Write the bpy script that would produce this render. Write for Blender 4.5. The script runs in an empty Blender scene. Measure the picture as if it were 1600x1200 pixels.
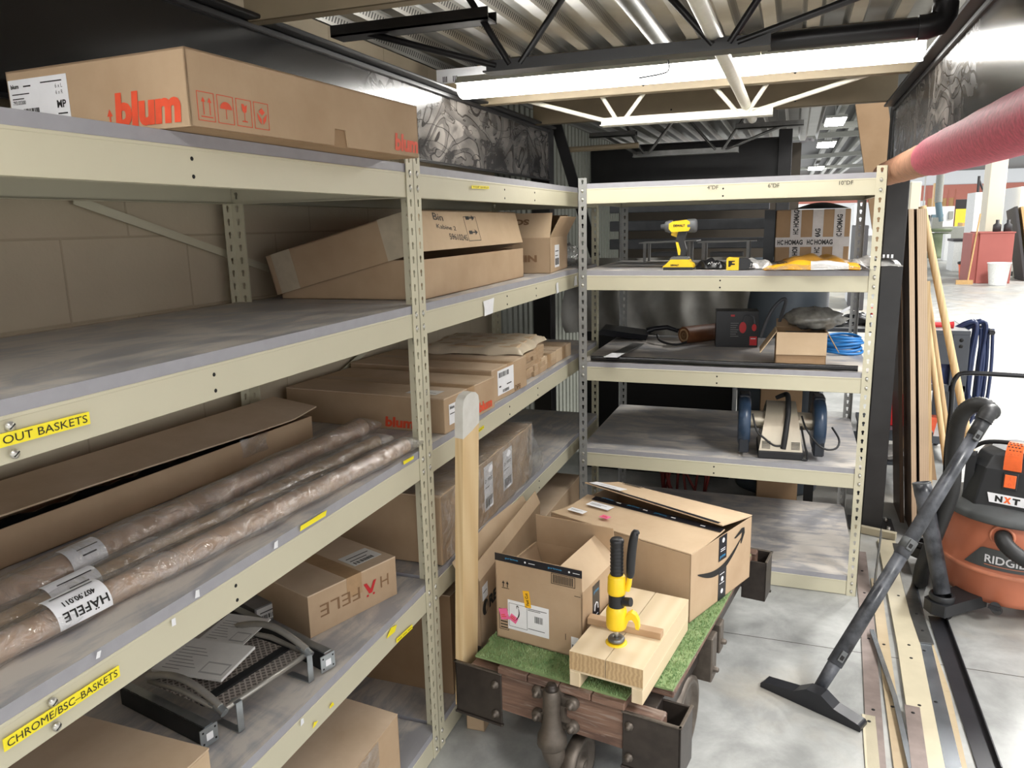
import bpy, math, random
from mathutils import Matrix, Vector
random.seed(7)
SC = bpy.context.scene
COL = SC.collection
PI = math.pi
# ---------------------------------------------------------------- camera (solved from the shelving)
CF = 1196.37
CR = Matrix(((0.94013747, -0.04912105, 0.3372368), (0.34009212, 0.19877071, -0.91914501), (-0.02188343, 0.97881425, 0.20357748)))
CC = Vector((0.979, -1.9288, 1.6325))
cd = bpy.data.cameras.new('camera'); co = bpy.data.objects.new('camera', cd); COL.objects.link(co)
cd.sensor_width = 36; cd.lens = CF / 1600 * 36; cd.clip_start = .05; cd.clip_end = 300
co.matrix_world = Matrix.Translation(CC) @ CR.to_4x4()
SC.camera = co

def P(u, v, ax, val):                       # where the sight line of a point of the photo meets a plane
    w = CR @ Vector(((u - 800) / CF, -(v - 600) / CF, -1)); i = 'xyz'.index(ax)
    return CC + w * ((val - CC[i]) / w[i])

# ---------------------------------------------------------------- mesh builder
WM = {}
def T(x=0, y=0, z=0): return Matrix.Translation((x, y, z))
def RX(a): return Matrix.Rotation(math.radians(a), 4, 'X')
def RY(a): return Matrix.Rotation(math.radians(a), 4, 'Y')
def RZ(a): return Matrix.Rotation(math.radians(a), 4, 'Z')
def frame(o, x, y):                         # matrix with origin o, local x and (about) y
    x = Vector(x).normalized(); z = x.cross(Vector(y)).normalized(); y = z.cross(x)
    m = Matrix((x, y, z)).transposed().to_4x4(); m.translation = Vector(o); return m
_tc = {}
def glyphs(s, bold=0.0, spacing=1.0):
    k = (s, bold, spacing)
    if k in _tc: return _tc[k]
    c = bpy.data.curves.new('t', 'FONT'); c.body = s; c.size = 1; c.offset = bold; c.resolution_u = 3; c.space_character = spacing
    o = bpy.data.objects.new('t', c); COL.objects.link(o)
    dg = bpy.context.evaluated_depsgraph_get(); me = bpy.data.meshes.new_from_object(o.evaluated_get(dg))
    vs = [Vector(v.co) for v in me.vertices]; fs = [list(p.vertices) for p in me.polygons]
    bpy.data.objects.remove(o); bpy.data.curves.remove(c); bpy.data.meshes.remove(me)
    x0 = min((v.x for v in vs), default=0); x1 = max((v.x for v in vs), default=1); y0 = min((v.y for v in vs), default=0); y1 = max((v.y for v in vs), default=1)
    _tc[k] = (vs, fs, x0, x1, y0, y1); return _tc[k]

class MB:
    def __init__(s, M=None): s.v = []; s.f = []; s.m = []; s.mats = []; s.sm = []; s.M = M or Matrix(); s.smooth = False
    def mi(s, mat):
        if mat not in s.mats: s.mats.append(mat)
        return s.mats.index(mat)
    def add(s, vs, fs, mat, M=None, smooth=None):
        k = len(s.v); A = s.M @ M if M is not None else s.M
        s.v += [A @ Vector(p) for p in vs]; i = s.mi(mat)
        flip = A.to_3x3().determinant() < 0
        for f in fs:
            f = [k + a for a in f]
            s.f.append(f[::-1] if flip else f); s.m.append(i); s.sm.append(s.smooth if smooth is None else smooth)
        return s
    def box(s, a, b, mat, M=None):          # corner to corner
        x0, y0, z0 = a; x1, y1, z1 = b
        if x0 > x1: x0, x1 = x1, x0
        if y0 > y1: y0, y1 = y1, y0
        if z0 > z1: z0, z1 = z1, z0
        return s.add([(x0,y0,z0),(x1,y0,z0),(x1,y1,z0),(x0,y1,z0),(x0,y0,z1),(x1,y0,z1),(x1,y1,z1),(x0,y1,z1)],
            [(0,3,2,1),(4,5,6,7),(0,1,5,4),(1,2,6,5),(2,3,7,6),(3,0,4,7)], mat, M)
    def bar(s, p, q, w, h, mat, up=(0,0,1)):    # box-section bar from p to q
        p = Vector(p); q = Vector(q); d = q - p; u = Vector(up)
        if abs(d.normalized().dot(u)) > .98: u = Vector((1,0,0))
        y = u.cross(d).normalized()
        m = frame(p, d, y)
        return s.box((0,-w/2,-h/2), (d.length,w/2,h/2), mat, m)
    def prism(s, poly, h, mat, M=None, cap=True, smooth=False):   # polygon in local xy, extruded along local z
        n = len(poly); vs = [(x,y,0) for x,y in poly] + [(x,y,h) for x,y in poly]
        area = sum(poly[i][0]*poly[(i+1)%n][1]-poly[(i+1)%n][0]*poly[i][1] for i in range(n))
        fs = [(i,(i+1)%n,n+(i+1)%n,n+i) for i in range(n)]
        if area * h < 0: fs = [f[::-1] for f in fs]
        s.add(vs, fs, mat, M, smooth)
        if cap:
            c = [tuple(range(n))[::-1], tuple(range(n, 2*n))]
            if area * h < 0: c = [f[::-1] for f in c]
            s.add(vs, c, mat, M, False)
        return s
    def poly(s, pts, mat, M=None): return s.add(pts, [tuple(range(len(pts)))], mat, M, False)
    def tube(s, path, r, mat, n=10, cap=True, closed=False, M=None, sm=0):   # r: number or list; sm: spline steps
        path = [Vector(p) for p in path]; N = len(path); rs = list(r) if isinstance(r, (list, tuple)) else [r]*N
        if sm:
            op, orr = [], []
            for i in range(N-1):
                p0, p1, p2, p3 = path[max(i-1,0)], path[i], path[i+1], path[min(i+2,N-1)]
                for j in range(sm):
                    q = j/sm; op.append(.5*((2*p1)+(p2-p0)*q+(2*p0-5*p1+4*p2-p3)*q*q+(3*p1-p0-3*p2+p3)*q**3)); orr.append(rs[i]+(rs[i+1]-rs[i])*q)
            path, rs = op+[path[-1]], orr+[rs[-1]]; N = len(path)
        vs = []; fs = []; ref = None
        for i, p in enumerate(path):
            if closed: t = (path[(i+1)%N] - path[i-1]).normalized()
            else: t = (path[min(i+1,N-1)] - path[max(i-1,0)]).normalized()
            if ref is None:
                ref = Vector((0,0,1)) if abs(t.z) < .9 else Vector((1,0,0))
            a = (ref - t*ref.dot(t)); a = a.normalized() if a.length > 1e-6 else t.orthogonal().normalized()
            ref = a; b = t.cross(a)
            for k in range(n):
                an = 2*PI*k/n; vs.append(p + (a*math.cos(an) + b*math.sin(an))*rs[i])
        for i in range(N if closed else N-1):
            j = (i+1) % N
            for k in range(n): fs.append((i*n+k, i*n+(k+1)%n, j*n+(k+1)%n, j*n+k))
        s.add(vs, fs, mat, M, True)
        if cap and not closed: s.add(vs, [tuple(range(n))[::-1], tuple(range((N-1)*n, N*n))], mat, M, False)
        return s
    def lathe(s, prof, mat, M=None, n=24, cap=False):   # (r, z) profile turned around local z
        N = len(prof); vs = [(r*math.cos(2*PI*k/n), r*math.sin(2*PI*k/n), z) for r, z in prof for k in range(n)]
        fs = [(i*n+k, i*n+(k+1)%n, (i+1)*n+(k+1)%n, (i+1)*n+k) for i in range(N-1) for k in range(n)]
        s.add(vs, fs, mat, M, True)
        if cap: s.add(vs, [tuple(range(n))[::-1], tuple(range((N-1)*n, N*n))], mat, M, False)
        return s
    def cyl(s, p, q, r, mat, n=16, r2=None): return s.tube([p, q], [r, r if r2 is None else r2], mat, n)
    def ball(s, c, r, mat, n=12, sc=(1,1,1)):
        prof = [(max(1e-4, r*math.sin(PI*i/8)), -r*math.cos(PI*i/8)) for i in range(9)]
        return s.lathe(prof, mat, T(*c) @ Matrix.Diagonal((*sc, 1)), n)
    def grid(s, fn, nu, nv, mat, smooth=True, M=None):
        vs = [fn(i/nu, j/nv) for j in range(nv+1) for i in range(nu+1)]
        fs = [(j*(nu+1)+i, j*(nu+1)+i+1, (j+1)*(nu+1)+i+1, (j+1)*(nu+1)+i) for j in range(nv) for i in range(nu)]
        return s.add(vs, fs, mat, M, smooth)
    def text(s, t, M, h, mat, w=None, bold=0.0, align='l', mirror=False, shear=0.0, up=.0006):   # cap height h, width w; local x right, y up, z out
        vs, fs, x0, x1, y0, y1 = glyphs(t, bold)
        k = h / max(1e-6, (y1-y0)); kx = (w / (x1-x0)) if w else k
        W = (x1-x0)*kx; ox = {'l':0, 'c':-W/2, 'r':-W}[align]
        return s.add([((v.x-x0)*kx + ox + shear*(v.y-y0)*k, (v.y-y0)*k, up) for v in vs], fs, mat, M, False)
    def build(s, name, parent=None, org=None, bevel=0, solid=0, sub=0, weld=False, seg=1):
        me = bpy.data.meshes.new(name)
        base = WM[parent.name] if parent else Matrix.Translation(Vector(org) if org else s.low())
        inv = base.inverted()
        me.from_pydata([inv @ p for p in s.v], [], s.f)
        for m in s.mats: me.materials.append(MAT[m] if isinstance(m, str) else m)
        me.polygons.foreach_set('material_index', s.m); me.polygons.foreach_set('use_smooth', s.sm); me.update()
        o = bpy.data.objects.new(name, me); COL.objects.link(o)
        if parent: o.parent = parent; WM[o.name] = base
        else: o.matrix_world = base; WM[o.name] = base
        if solid: q = o.modifiers.new('s', 'SOLIDIFY'); q.thickness = solid; q.offset = 0
        if sub: q = o.modifiers.new('u', 'SUBSURF'); q.levels = sub; q.render_levels = sub
        if bevel: q = o.modifiers.new('b', 'BEVEL'); q.width = bevel; q.segments = seg; q.limit_method = 'ANGLE'; q.angle_limit = .6
        return o
    def low(s):
        n = len(s.v); return Vector((sum(p.x for p in s.v)/n, sum(p.y for p in s.v)/n, min(p.z for p in s.v)))

def thing(name, label, cat, loc, rz=0, group=None, M=None):
    o = bpy.data.objects.new(name, None); COL.objects.link(o); o.empty_display_size = .1
    m = M if M is not None else T(*loc) @ RZ(rz)
    o.matrix_world = m; WM[o.name] = m.copy()
    return tag(o, label, cat, group)
def tag(o, label, cat, group=None, kind=None):
    if label: o['label'] = label
    if cat: o['category'] = cat
    if group: o['group'] = group
    if kind: o['kind'] = kind
    return o
def struct(o): o['kind'] = 'structure'; return o
def lab(o, label): o['label'] = label; return o
def dup(root, M, label, group=None):
    def cp(o, par):
        c = o.copy(); COL.objects.link(c)
        if par: c.parent = par
        for ch in o.children: cp(ch, c)
        return c
    r = cp(root, None); r.matrix_world = M; WM[r.name] = M.copy(); r['label'] = label
    if group: r['group'] = group; root['group'] = group
    return r

# ---------------------------------------------------------------- materials
MAT = {}
class NT:
    def __init__(s, name):
        s.mat = bpy.data.materials.new(name); s.mat.use_nodes = True; s.t = s.mat.node_tree; s.b = s.t.nodes['Principled BSDF']; MAT[name] = s.mat
        s._co = None
    def n(s, ty, **kw):
        q = s.t.nodes.new('ShaderNode' + ty)
        for k, v in kw.items():
            if hasattr(q, k): setattr(q, k, v)
            else: q.inputs[k.replace('_', ' ')].default_value = v
        return q
    def l(s, a, b): s.t.links.new(a, b)
    def co(s, kind='Object', scale=(1,1,1), rot=(0,0,0), loc=(0,0,0)):
        c = s.n('TexCoord'); m = s.n('Mapping'); m.inputs['Scale'].default_value = scale; m.inputs['Rotation'].default_value = rot; m.inputs['Location'].default_value = loc
        s.l(c.outputs[kind], m.inputs['Vector']); return m.outputs['Vector']
    def noise(s, sc, co=None, detail=4, rough=.55, dist=0):
        q = s.n('TexNoise'); q.inputs['Scale'].default_value = sc; q.inputs['Detail'].default_value = detail; q.inputs['Roughness'].default_value = rough; q.inputs['Distortion'].default_value = dist
        if co is not None: s.l(co, q.inputs['Vector'])
        return q.outputs['Fac']
    def ramp(s, fac, stops):
        q = s.n('ValToRGB'); e = q.color_ramp.elements
        while len(e) < len(stops): e.new(.5)
        for i, (p, c) in enumerate(stops): e[i].position = p; e[i].color = (*c, 1) if len(c) == 3 else c
        s.l(fac, q.inputs['Fac']); return q.outputs['Color']
    def mix(s, fac, a, b, mode='MIX'):
        q = s.n('Mix', data_type='RGBA', blend_type=mode)
        for inp, val in ((q.inputs[0], fac), (q.inputs[6], a), (q.inputs[7], b)):
            if isinstance(val, (int, float)): inp.default_value = val
            elif isinstance(val, tuple): inp.default_value = (*val, 1)
            else: s.l(val, inp)
        return q.outputs[2]
    def math(s, op, a, b=None):
        q = s.n('Math', operation=op)
        for inp, val in ((q.inputs[0], a), (q.inputs[1], b)):
            if val is None: continue
            if isinstance(val, (int, float)): inp.default_value = val
            else: s.l(val, inp)
        return q.outputs[0]
    def set(s, col=None, rough=None, metal=None, bump=None, bstr=.2, bdist=.002, spec=None):
        for k, v in (('Base Color', col), ('Roughness', rough), ('Metallic', metal), ('Specular IOR Level', spec)):
            if v is None: continue
            if isinstance(v, tuple): s.b.inputs[k].default_value = (*v, 1)
            elif isinstance(v, (int, float)): s.b.inputs[k].default_value = v
            else: s.l(v, s.b.inputs[k])
        if bump is not None:
            q = s.n('Bump'); q.inputs['Strength'].default_value = bstr; q.inputs['Distance'].default_value = bdist
            s.l(bump, q.inputs['Height']); s.l(q.outputs['Normal'], s.b.inputs['Normal'])
        return s
def lin(r, g, b): return tuple(((c/255+.055)/1.055)**2.4 if c > 10 else c/255/12.92 for c in (r, g, b))
def plain(name, c, rough=.5, metal=0, var=.06, sc=30, bump=0, spec=None):
    t = NT(name); f = t.noise(sc, t.co())
    t.set(t.ramp(f, [(.3, tuple(x*(1-var*2) for x in c)), (.7, tuple(min(1, x*(1+var)) for x in c))]), rough, metal, f if bump else None, bump, spec=spec)
    return t
def emit(name, c, st):
    t = NT(name); t.b.inputs['Base Color'].default_value = (0,0,0,1) if False else (*c, 1); t.b.inputs['Emission Color'].default_value = (*c, 1); t.b.inputs['Emission Strength'].default_value = st
# ================================================================ materials
t = NT('beige_steel'); c = t.co(); f = t.noise(9, c, 5); g = t.noise(120, c, 2)
t.set(t.mix(t.math('MULTIPLY', f, .35), lin(204,198,173), lin(184,178,154)), .42, 0, g, .05)
t = NT('shelf_board'); c = t.co('Object', (1, 1, 1)); f = t.noise(3.2, c, 6, .6, 1.6); f2 = t.noise(9, t.co('Object', (.6, 3, 1)), 5, .6, .8); g = t.noise(140, c, 2)
dust = t.ramp(t.math('ADD', t.math('MULTIPLY', f, .7), t.math('MULTIPLY', f2, .5)), [(.52, (0,0,0)), (.66, (1,1,1))])
t.set(t.mix(dust, lin(156,155,157), lin(196,189,180)), t.mix(dust, (.38,.38,.38), (.8,.8,.8)), 0, g, .04)
plain('board_edge', lin(158,157,162), .5, 0, .03)
t = NT('block_wall'); c = t.co('Object'); s = t.n('SeparateXYZ'); t.l(c, s.inputs[0]); cb = t.n('CombineXYZ'); t.l(s.outputs[1], cb.inputs[0]); t.l(s.outputs[2], cb.inputs[1])
b = t.n('TexBrick'); t.l(cb.outputs[0], b.inputs['Vector']); b.inputs['Scale'].default_value = 1; b.inputs['Mortar Size'].default_value = .004; b.inputs['Mortar Smooth'].default_value = .6; b.inputs['Brick Width'].default_value = .406; b.inputs['Row Height'].default_value = .203
b.inputs['Color1'].default_value = (*lin(203,190,165),1); b.inputs['Color2'].default_value = (*lin(196,183,158),1); b.inputs['Mortar'].default_value = (*lin(182,168,143),1)
f = t.noise(5, c, 6); t.set(t.mix(t.math('MULTIPLY', f, .35), b.outputs['Color'], lin(140,122,98)), .75, 0, t.math('ADD', t.math('MULTIPLY', b.outputs['Fac'], -1.5), t.math('MULTIPLY', t.noise(70, c), .6)), .35, .004)
# floor: pale concrete with pale brown dust and grey wear, one saw joint
t = NT('concrete'); c = t.co('Object'); f = t.noise(1.1, c, 6, .6, .4); f2 = t.noise(4.5, c, 7, .65, .3); g = t.noise(60, c, 3)
k = t.mix(t.ramp(f2, [(.38, (0,0,0)), (.66, (1,1,1))]), lin(142,143,141), lin(176,177,174))
k = t.mix(t.ramp(f, [(.5, (0,0,0)), (.72, (.7,.7,.7))]), k, lin(180,169,150))
sp = t.n('SeparateXYZ'); t.l(c, sp.inputs[0])
a0 = P(1180, 995, 'z', 0); a1 = P(1600, 1058, 'z', 0); dn = Vector((-(a1-a0).y, (a1-a0).x)).normalized(); off = dn.x*a0.x + dn.y*a0.y
dist = t.math('ABSOLUTE', t.math('SUBTRACT', t.math('ADD', t.math('MULTIPLY', sp.outputs[0], dn.x), t.math('MULTIPLY', sp.outputs[1], dn.y)), off))
k = t.mix(t.math('LESS_THAN', dist, .0022), k, lin(70,66,60))
t.set(k, t.mix(f2, (.28,.28,.28), (.55,.55,.55)), 0, t.math('ADD', f2, t.math('MULTIPLY', g, .3)), .06, .003)
# black painted steel rubbed with dusty swirls
t = NT('black_steel'); gp = t.n('NewGeometry'); mp = t.n('Mapping'); mp.inputs['Scale'].default_value = (1,1,1.5); t.l(gp.outputs['Position'], mp.inputs['Vector']); c = mp.outputs['Vector']
sy = t.n('SeparateXYZ'); t.l(gp.outputs['Position'], sy.inputs[0]); mr = t.n('MapRange', interpolation_type='SMOOTHSTEP'); t.l(sy.outputs[1], mr.inputs['Value']); mr.inputs['From Min'].default_value = .15; mr.inputs['From Max'].default_value = .9
n1 = t.noise(1.5, c, 1.5, .5, 2.0); n2 = t.noise(3.4, c, 5, .6, 1.2); n3 = t.noise(1.7, t.co('Object', (1,.8,1.3), loc=(5,2,1)), 2, .5, 3.0)
ln = lambda n, k, w: t.math('LESS_THAN', t.math('ABSOLUTE', t.math('SUBTRACT', t.math('FRACT', t.math('MULTIPLY', n, k)), .5)), w)
ink_ = t.math('MAXIMUM', ln(n1, 7, .05), ln(n3, 6, .04)); edge = t.ramp(t.math('FRACT', t.math('MULTIPLY', n1, 7)), [(0, (.35,.35,.35)), (1, (1,1,1))])
tone = t.math('MULTIPLY', t.math('MULTIPLY', t.ramp(n2, [(.36, (.08,.08,.08)), (.62, (1,1,1))]), edge), mr.outputs['Result'])
tone = t.math('MULTIPLY', tone, t.math('SUBTRACT', 1, t.math('MULTIPLY', ink_, .75)))
t.set(t.mix(tone, lin(20,19,20), lin(128,122,116)), t.mix(tone, (.2,.2,.2), (.5,.5,.5)), 0, spec=.55)
plain('black_paint', lin(32,31,32), .38, 0, .12, 12)
plain('column_paint', lin(52,51,51), .55, 0, .1, 8)
plain('brown_beige_beam', lin(146,131,106), .5, 0, .06, 8)
plain('white_paint', lin(225,222,208), .4, 0, .04)
t = NT('deck'); c = t.co('Object'); f = t.noise(6, c, 5); t.set(t.mix(f, lin(112,111,108), lin(164,163,158)), .34, .75, t.noise(40, t.co('Object', (1,.1,1))), .05)
t = NT('deck_slots'); c = t.co('Object'); s = t.n('SeparateXYZ'); t.l(c, s.inputs[0])
q = t.math('PINGPONG', s.outputs[1], .0095); hole = t.math('LESS_THAN', q, .0042)
zz = t.math('PINGPONG', t.math('ADD', s.outputs[2], 0), 1); hz = t.math('MULTIPLY', t.math('GREATER_THAN', s.outputs[2], .010), t.math('LESS_THAN', s.outputs[2], .030)); hole = t.math('MULTIPLY', hole, hz)
t.set(t.mix(hole, lin(150,149,144), lin(22,20,19)), .36, t.math('MULTIPLY', t.math('SUBTRACT', 1, hole), .75))
plain('zinc', lin(190,192,194), .3, .9, .08, 20)
plain('steel_grey', lin(120,120,118), .4, .8, .1, 20)
plain('bolt', lin(200,198,190), .3, .7)
plain('dark_gap', lin(16,15,14), .8)
plain('yellow_label', lin(250,232,40), .45, 0, .02)
plain('ink', lin(26,24,22), .6)
plain('ink_red', lin(226,84,52), .6)
plain('white_label', lin(236,236,238), .5, 0, .02)
emit('lamp_glow', (1, .985, .945), 12.5)
emit('hall_glow', (1, .98, .94), 30)
plain('tape_clear', lin(205,190,165), .25, 0, .03)
plain('foam_red', lin(214,98,120), .6, 0, .14, 90, .5)
plain('foam_worn', lin(190,140,112), .7, 0, .12, 40)

# ================================================================ the place
m = MB(); m.box((-12, -9, -.12), (45, 75, 0), 'concrete'); struct(m.build('floor', org=(0,0,0)))
m = MB(); m.box((-.85, -6, 0), (-.65, 2.3, 2.355), 'block_wall'); struct(m.build('wall_left', org=(-.65, .25, .0)))
plain('siding', lin(150,152,142), .5, .1, .05)
m = MB()
pts = []
for i in range(60):
    y = 2.3 + i*.1; pts += [(y, -.66), (y+.06, -.66), (y+.07, -.685), (y+.09, -.685)]
m.add([(x, y, 0) for y, x in pts] + [(x, y, 5) for y, x in pts], [(i, i+1, len(pts)+i+1, len(pts)+i) for i in range(len(pts)-1)], 'siding')
struct(m.build('wall_rear_left', org=(-.66, 2.3, 0), solid=.002))
# corrugated deck, ribs along y
def deck(name, x0, x1, y0, y1, z):
    m = MB(); x = x0
    while x < x1:
        for (a, b, c, d, mt) in ((0, 0, .045, 0, 'deck'), (.045, 0, .062, .04, 'deck_slots'), (.062, .04, .135, .04, 'deck'), (.135, .04, .152, 0, 'deck_slots')):
            m.add([(x+a, y0, z+b), (x+c, y0, z+d), (x+c, y1, z+d), (x+a, y1, z+b)], [(0,3,2,1)], mt)
        x += .152
    o = m.build(name, org=(0, 0, z), solid=.0015); struct(o)
deck('ceiling', -.84, 1.9, -6, 2.36, 2.358)
deck('ceiling', -.84, 1.0, 2.38, 6.2, 2.358)

def ibeam(name, label, xf, side, y0, y1, z0, z1, mat='black_steel'):      # channel: web face at xf, toes towards side
    m = MB(); s = side
    m.box((xf, y0, z0), (xf-s*.008, y1, z1), mat); m.box((xf-s*.008, y0, z1-.012), (xf+s*.05, y1, z1), 'black_paint'); m.box((xf-s*.008, y0, z0), (xf+s*.012, y1, z0+.010), 'black_paint')
    m.box((xf-s*.008, y0, z1-.03), (xf+s*.012, y1, z1-.012), 'black_paint')
    return tag(m.build(name, org=(xf, (y0+y1)/2, z0), bevel=.003), label, 'beam')
ibeam('mezzanine_beam', 'long black steel beam above the left shelving, smeared with dusty swirls', -.40, 1, -6, 2.54, 1.880, 2.182)
ibeam('mezzanine_beam', 'black steel beam on the right above the pink foam pipe, reflecting the strip light', 1.40, -1, -6, 2.30, 1.868, 2.155)
def column(name, label, x0, x1, y0, y1, z1, mat='column_paint', plate=.06, bolts=True):
    t = thing(name, label, 'column', ((x0+x1)/2, (y0+y1)/2, 0))
    m = MB(); m.box((x0, y0, .012), (x1, y1, z1), mat); m.build('shaft', t, bevel=.004)
    m = MB(); m.box((x0-plate, y0-.03, 0), (x1+plate, y1+plate, .012), mat); m.build('base_plate', t)
    m = MB()
    for a in (x0-plate*.5, x1+plate*.5):
        for b in (y0-.01, y1+.02): m.lathe([(0,.030),(.011,.028),(.011,.012)], 'bolt', T(a, b, 0), 6)
    m.build('anchor_bolt', t)
    return t
column('steel_column', 'dark grey steel column standing right of the end shelving under the pink pipe', 1.392, 1.492, 2.32, 2.42, 2.155)
column('steel_column', 'black steel column at the far end of the left shelving, behind the torn carton', -.515, -.40, 2.55, 2.65, 2.18, 'black_paint')
column('steel_column', 'black steel column far behind the end shelving, beside the opening to the hall', .83, .93, 4.5, 4.6, 2.3, 'black_paint')
# diagonal brace of the far left frame
m = MB(); m.bar((-.50, 2.5, 2.1), (-.36, 3.6, 1.2), .05, .012, 'black_paint', (1,0,0)); m = MB()
a = P(862, 170, 'y', 2.75); b = P(930, 400, 'y', 3.0)
m.bar(a, b, .065, .02, 'black_paint', (0,1,0)); tag(m.build('diagonal_brace'), 'black diagonal brace leaning across the pale corrugated wall, top left of the end shelving', 'brace')
# cross beams
def cross(y, label, z0=2.165, z1=2.356, x0=-.40, x1=1.40):
    m = MB(); m.box((x0, y, z0), (x1, y+.004, z1), 'brown_beige_beam'); m.box((x0, y, z0), (x1, y+.04, z0+.004), 'brown_beige_beam'); m.box((x0, y, z1-.004), (x1, y+.04, z1), 'brown_beige_beam')
    for x in (.35, .95): 
        for z in (z0+.03, z1-.03): m.lathe([(0,.0015),(.005,.0015),(.005,0)], 'dark_gap', frame((x, y, z), (1,0,0), (0,0,1)), 8)
    return tag(m.build('cross_beam', org=(.5, y, z0), bevel=.002), label, 'beam', 'cross beams under the deck')
cross(-.137, 'beige cross beam in the shade at the top left, nearest the viewer')
cross(1.47, 'beige cross beam with bolt holes, seen above and below the strip light')
cross(2.26, 'farthest beige cross beam, closing the aisle above the end shelving')
# open web joists
def joist(y, label, mat, x0=-.34, x1=1.40, zs=2.187, zb=2.05, nodes=None):
    t = thing('bar_joist', label, 'joist', ((x0+x1)/2, y, zb), group='open web joists under the deck')
    n = nodes
    m = MB(); m.box((x0, y-.03, 2.318), (x1, y+.03, 2.322), mat); m.box((x0, y-.004, 2.322), (x1, y+.004, 2.352), mat); m.build('top_chord', t)
    m = MB(); m.box((n[0], y-.034, zb), (n[-1], y+.034, zb+.004), mat); m.box((n[0], y-.006, zb+.004), (n[-1], y+.006, zb+.035), mat); m.build('bottom_chord', t)
    for a, b in ((x0, n[0]+.02), (n[-1]-.02, x1)):
        m = MB(); m.box((a, y-.035, zs), (b, y+.035, zs+.005), mat); m.box((a, y-.035, zs), (b, y-.03, zs+.032), mat); m.box((a, y+.03, zs), (b, y+.035, zs+.032), mat); m.build('seat', t)
    tp = 2.32; bt = zb+.02
    w = [((x0+.10, zs+.01), (n[0]+.03, bt)), ((n[0]-.09, tp), (n[0]+.07, bt)), ((n[0]+.10, bt), (n[0]+.30, tp)), ((n[-1]-.36, tp), (n[-1]-.14, bt)), ((n[-1]-.10, bt), (n[-1]+.07, tp)), ((n[-1]-.08, bt), (x1-.12, zs+.01))]
    for (a, za), (b, zc) in w:
        m = MB(); m.cyl((a, y, za), (b, y, zc), .0095, mat, 8); m.build('web_rod', t)
    return t
joist(.21, 'black open web joist nearest the viewer, crossing in front of the strip light', 'black_paint', nodes=(.14, .90))
joist(1.56, 'white lit open web joist hanging below the strip light', 'white_paint', nodes=(.15, .87))
joist(3.3, 'dark open web joist in the shade behind the white one', 'steel_grey', x1=1.0, nodes=(-.05, .62))
# strip lights
def strip(name, label, x0, x1, y, z, n=2):
    t = thing('strip_light', label, 'light', ((x0+x1)/2, y, z), group='strip lights across the aisle')
    m = MB(); m.prism([(-.057,.048),(.057,.048),(.03,.078),(-.03,.078)], x1-x0, 'white_paint', frame((x0, y, z), (0,1,0), (0,0,1))); m.build('housing', t)
    m = MB(); m.prism([(.055,.048)] + [(-.055,.048)] + [(.055*math.cos(PI+PI*i/10), .020+.026*math.sin(PI+PI*i/10)) for i in range(11)], x1-x0, 'lamp_glow', frame((x0+.01, y, z), (0,1,0), (0,0,1))); 
    o = m.build('diffuser', t); return t
strip('s', 'long glowing white strip light crossing the aisle, left one of the pair end to end', -.345, .835, 1.14, 2.15)
strip('s', 'glowing white strip light at the right end of the row, running into the right beam', .838, 1.345, 1.12, 2.148)
strip('s', 'glowing strip light across the aisle overhead, behind the viewer', -.345, 1.345, -1.85, 2.15)
strip('s', 'glowing strip light across the aisle, second one behind the viewer', -.345, 1.345, -4.75, 2.15)  # extra unseen lamp, added to fill the low left from behind
m = MB(); a = P(985, 110, 'y', 1.08); m.tube([P(1043, 88, 'y', 1.04), P(1045, 108, 'y', 1.04), P(1035, 115, 'y', 1.04), P(998, 122, 'y', 1.04)], .003, 'black_paint', 6, sm=4); tag(m.build('wire_hook'), 'short dark bent wire dangling in front of the left strip light', 'wire')
# white pipe lying in the joists
m = MB(); a = P(1181, 206, 'z', 2.095); b = P(1172, 178, 'z', 2.10); dr = (P(1119, 62, 'z', 2.10) - b); m.cyl(b - dr*.12, b + dr*1.5, .021, 'white_paint', 14)
tag(m.build('white_pipe'), 'white pipe resting lengthways on the joists under the strip light', 'pipe')
m = MB(); 
m.cyl(P(1040, 74, 'z', 2.2), P(1040, 74, 'z', 2.2) + Vector((0,-2.2,.0)), .027, 'steel_grey', 14); tag(m.build('metal_pipe'), 'dull metal pipe running lengthways above the strip light, with a wire round it', 'pipe')
# black drain pipe with elbow in front of the right lamp
m = MB(); a = P(1200, 66, 'y', .35); b = P(1448, 42, 'y', .35); c = P(1476, 25, 'y', .36); e = P(1474, -30, 'y', .37)
path = [a, b, b.lerp(c, .5) + Vector((.008,0,-.004)), c, e]; m.tube(path, .024, 'black_paint', 16); m.tube([b - Vector((.02,0,0)), b, b.lerp(c, .5) + Vector((.008,0,-.004)), c, c + Vector((0,0,.03))], .03, 'black_paint', 16)
tag(m.build('drain_pipe'), 'black plastic pipe with an elbow just above the right strip light', 'pipe')
# cardboard strip on the cross beam
m = MB(); m.box((-.60,1.29,2.1835), (-.30,1.37,2.238), 'brown_beige_beam'); tag(m.build('wood_block'), 'beige wood block on top of the left beam, under a small printed carton', 'block')
m = MB(); a = Vector((-.525,1.30,2.2395)); b = Vector((-.29,1.30,2.2395)); M = frame(a, b-a, (0,0,1)); L = (b-a).length
m.box((0, 0, -.06), (L, .06, 0), 'white_label', M)
for i in range(9): m.box((.03+.008*i, .006, 0), (.034+.008*i, .03, .0006), 'ink', M) if i not in (3,4,5) else None
m.box((L*.55, .006, 0), (L*.9, .028, .0006), 'cardboard_dark', M) if 'cardboard_dark' in MAT else None
tag(m.build('paper_carton'), 'small white printed carton tucked under the deck left of the strip light', 'carton')
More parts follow.
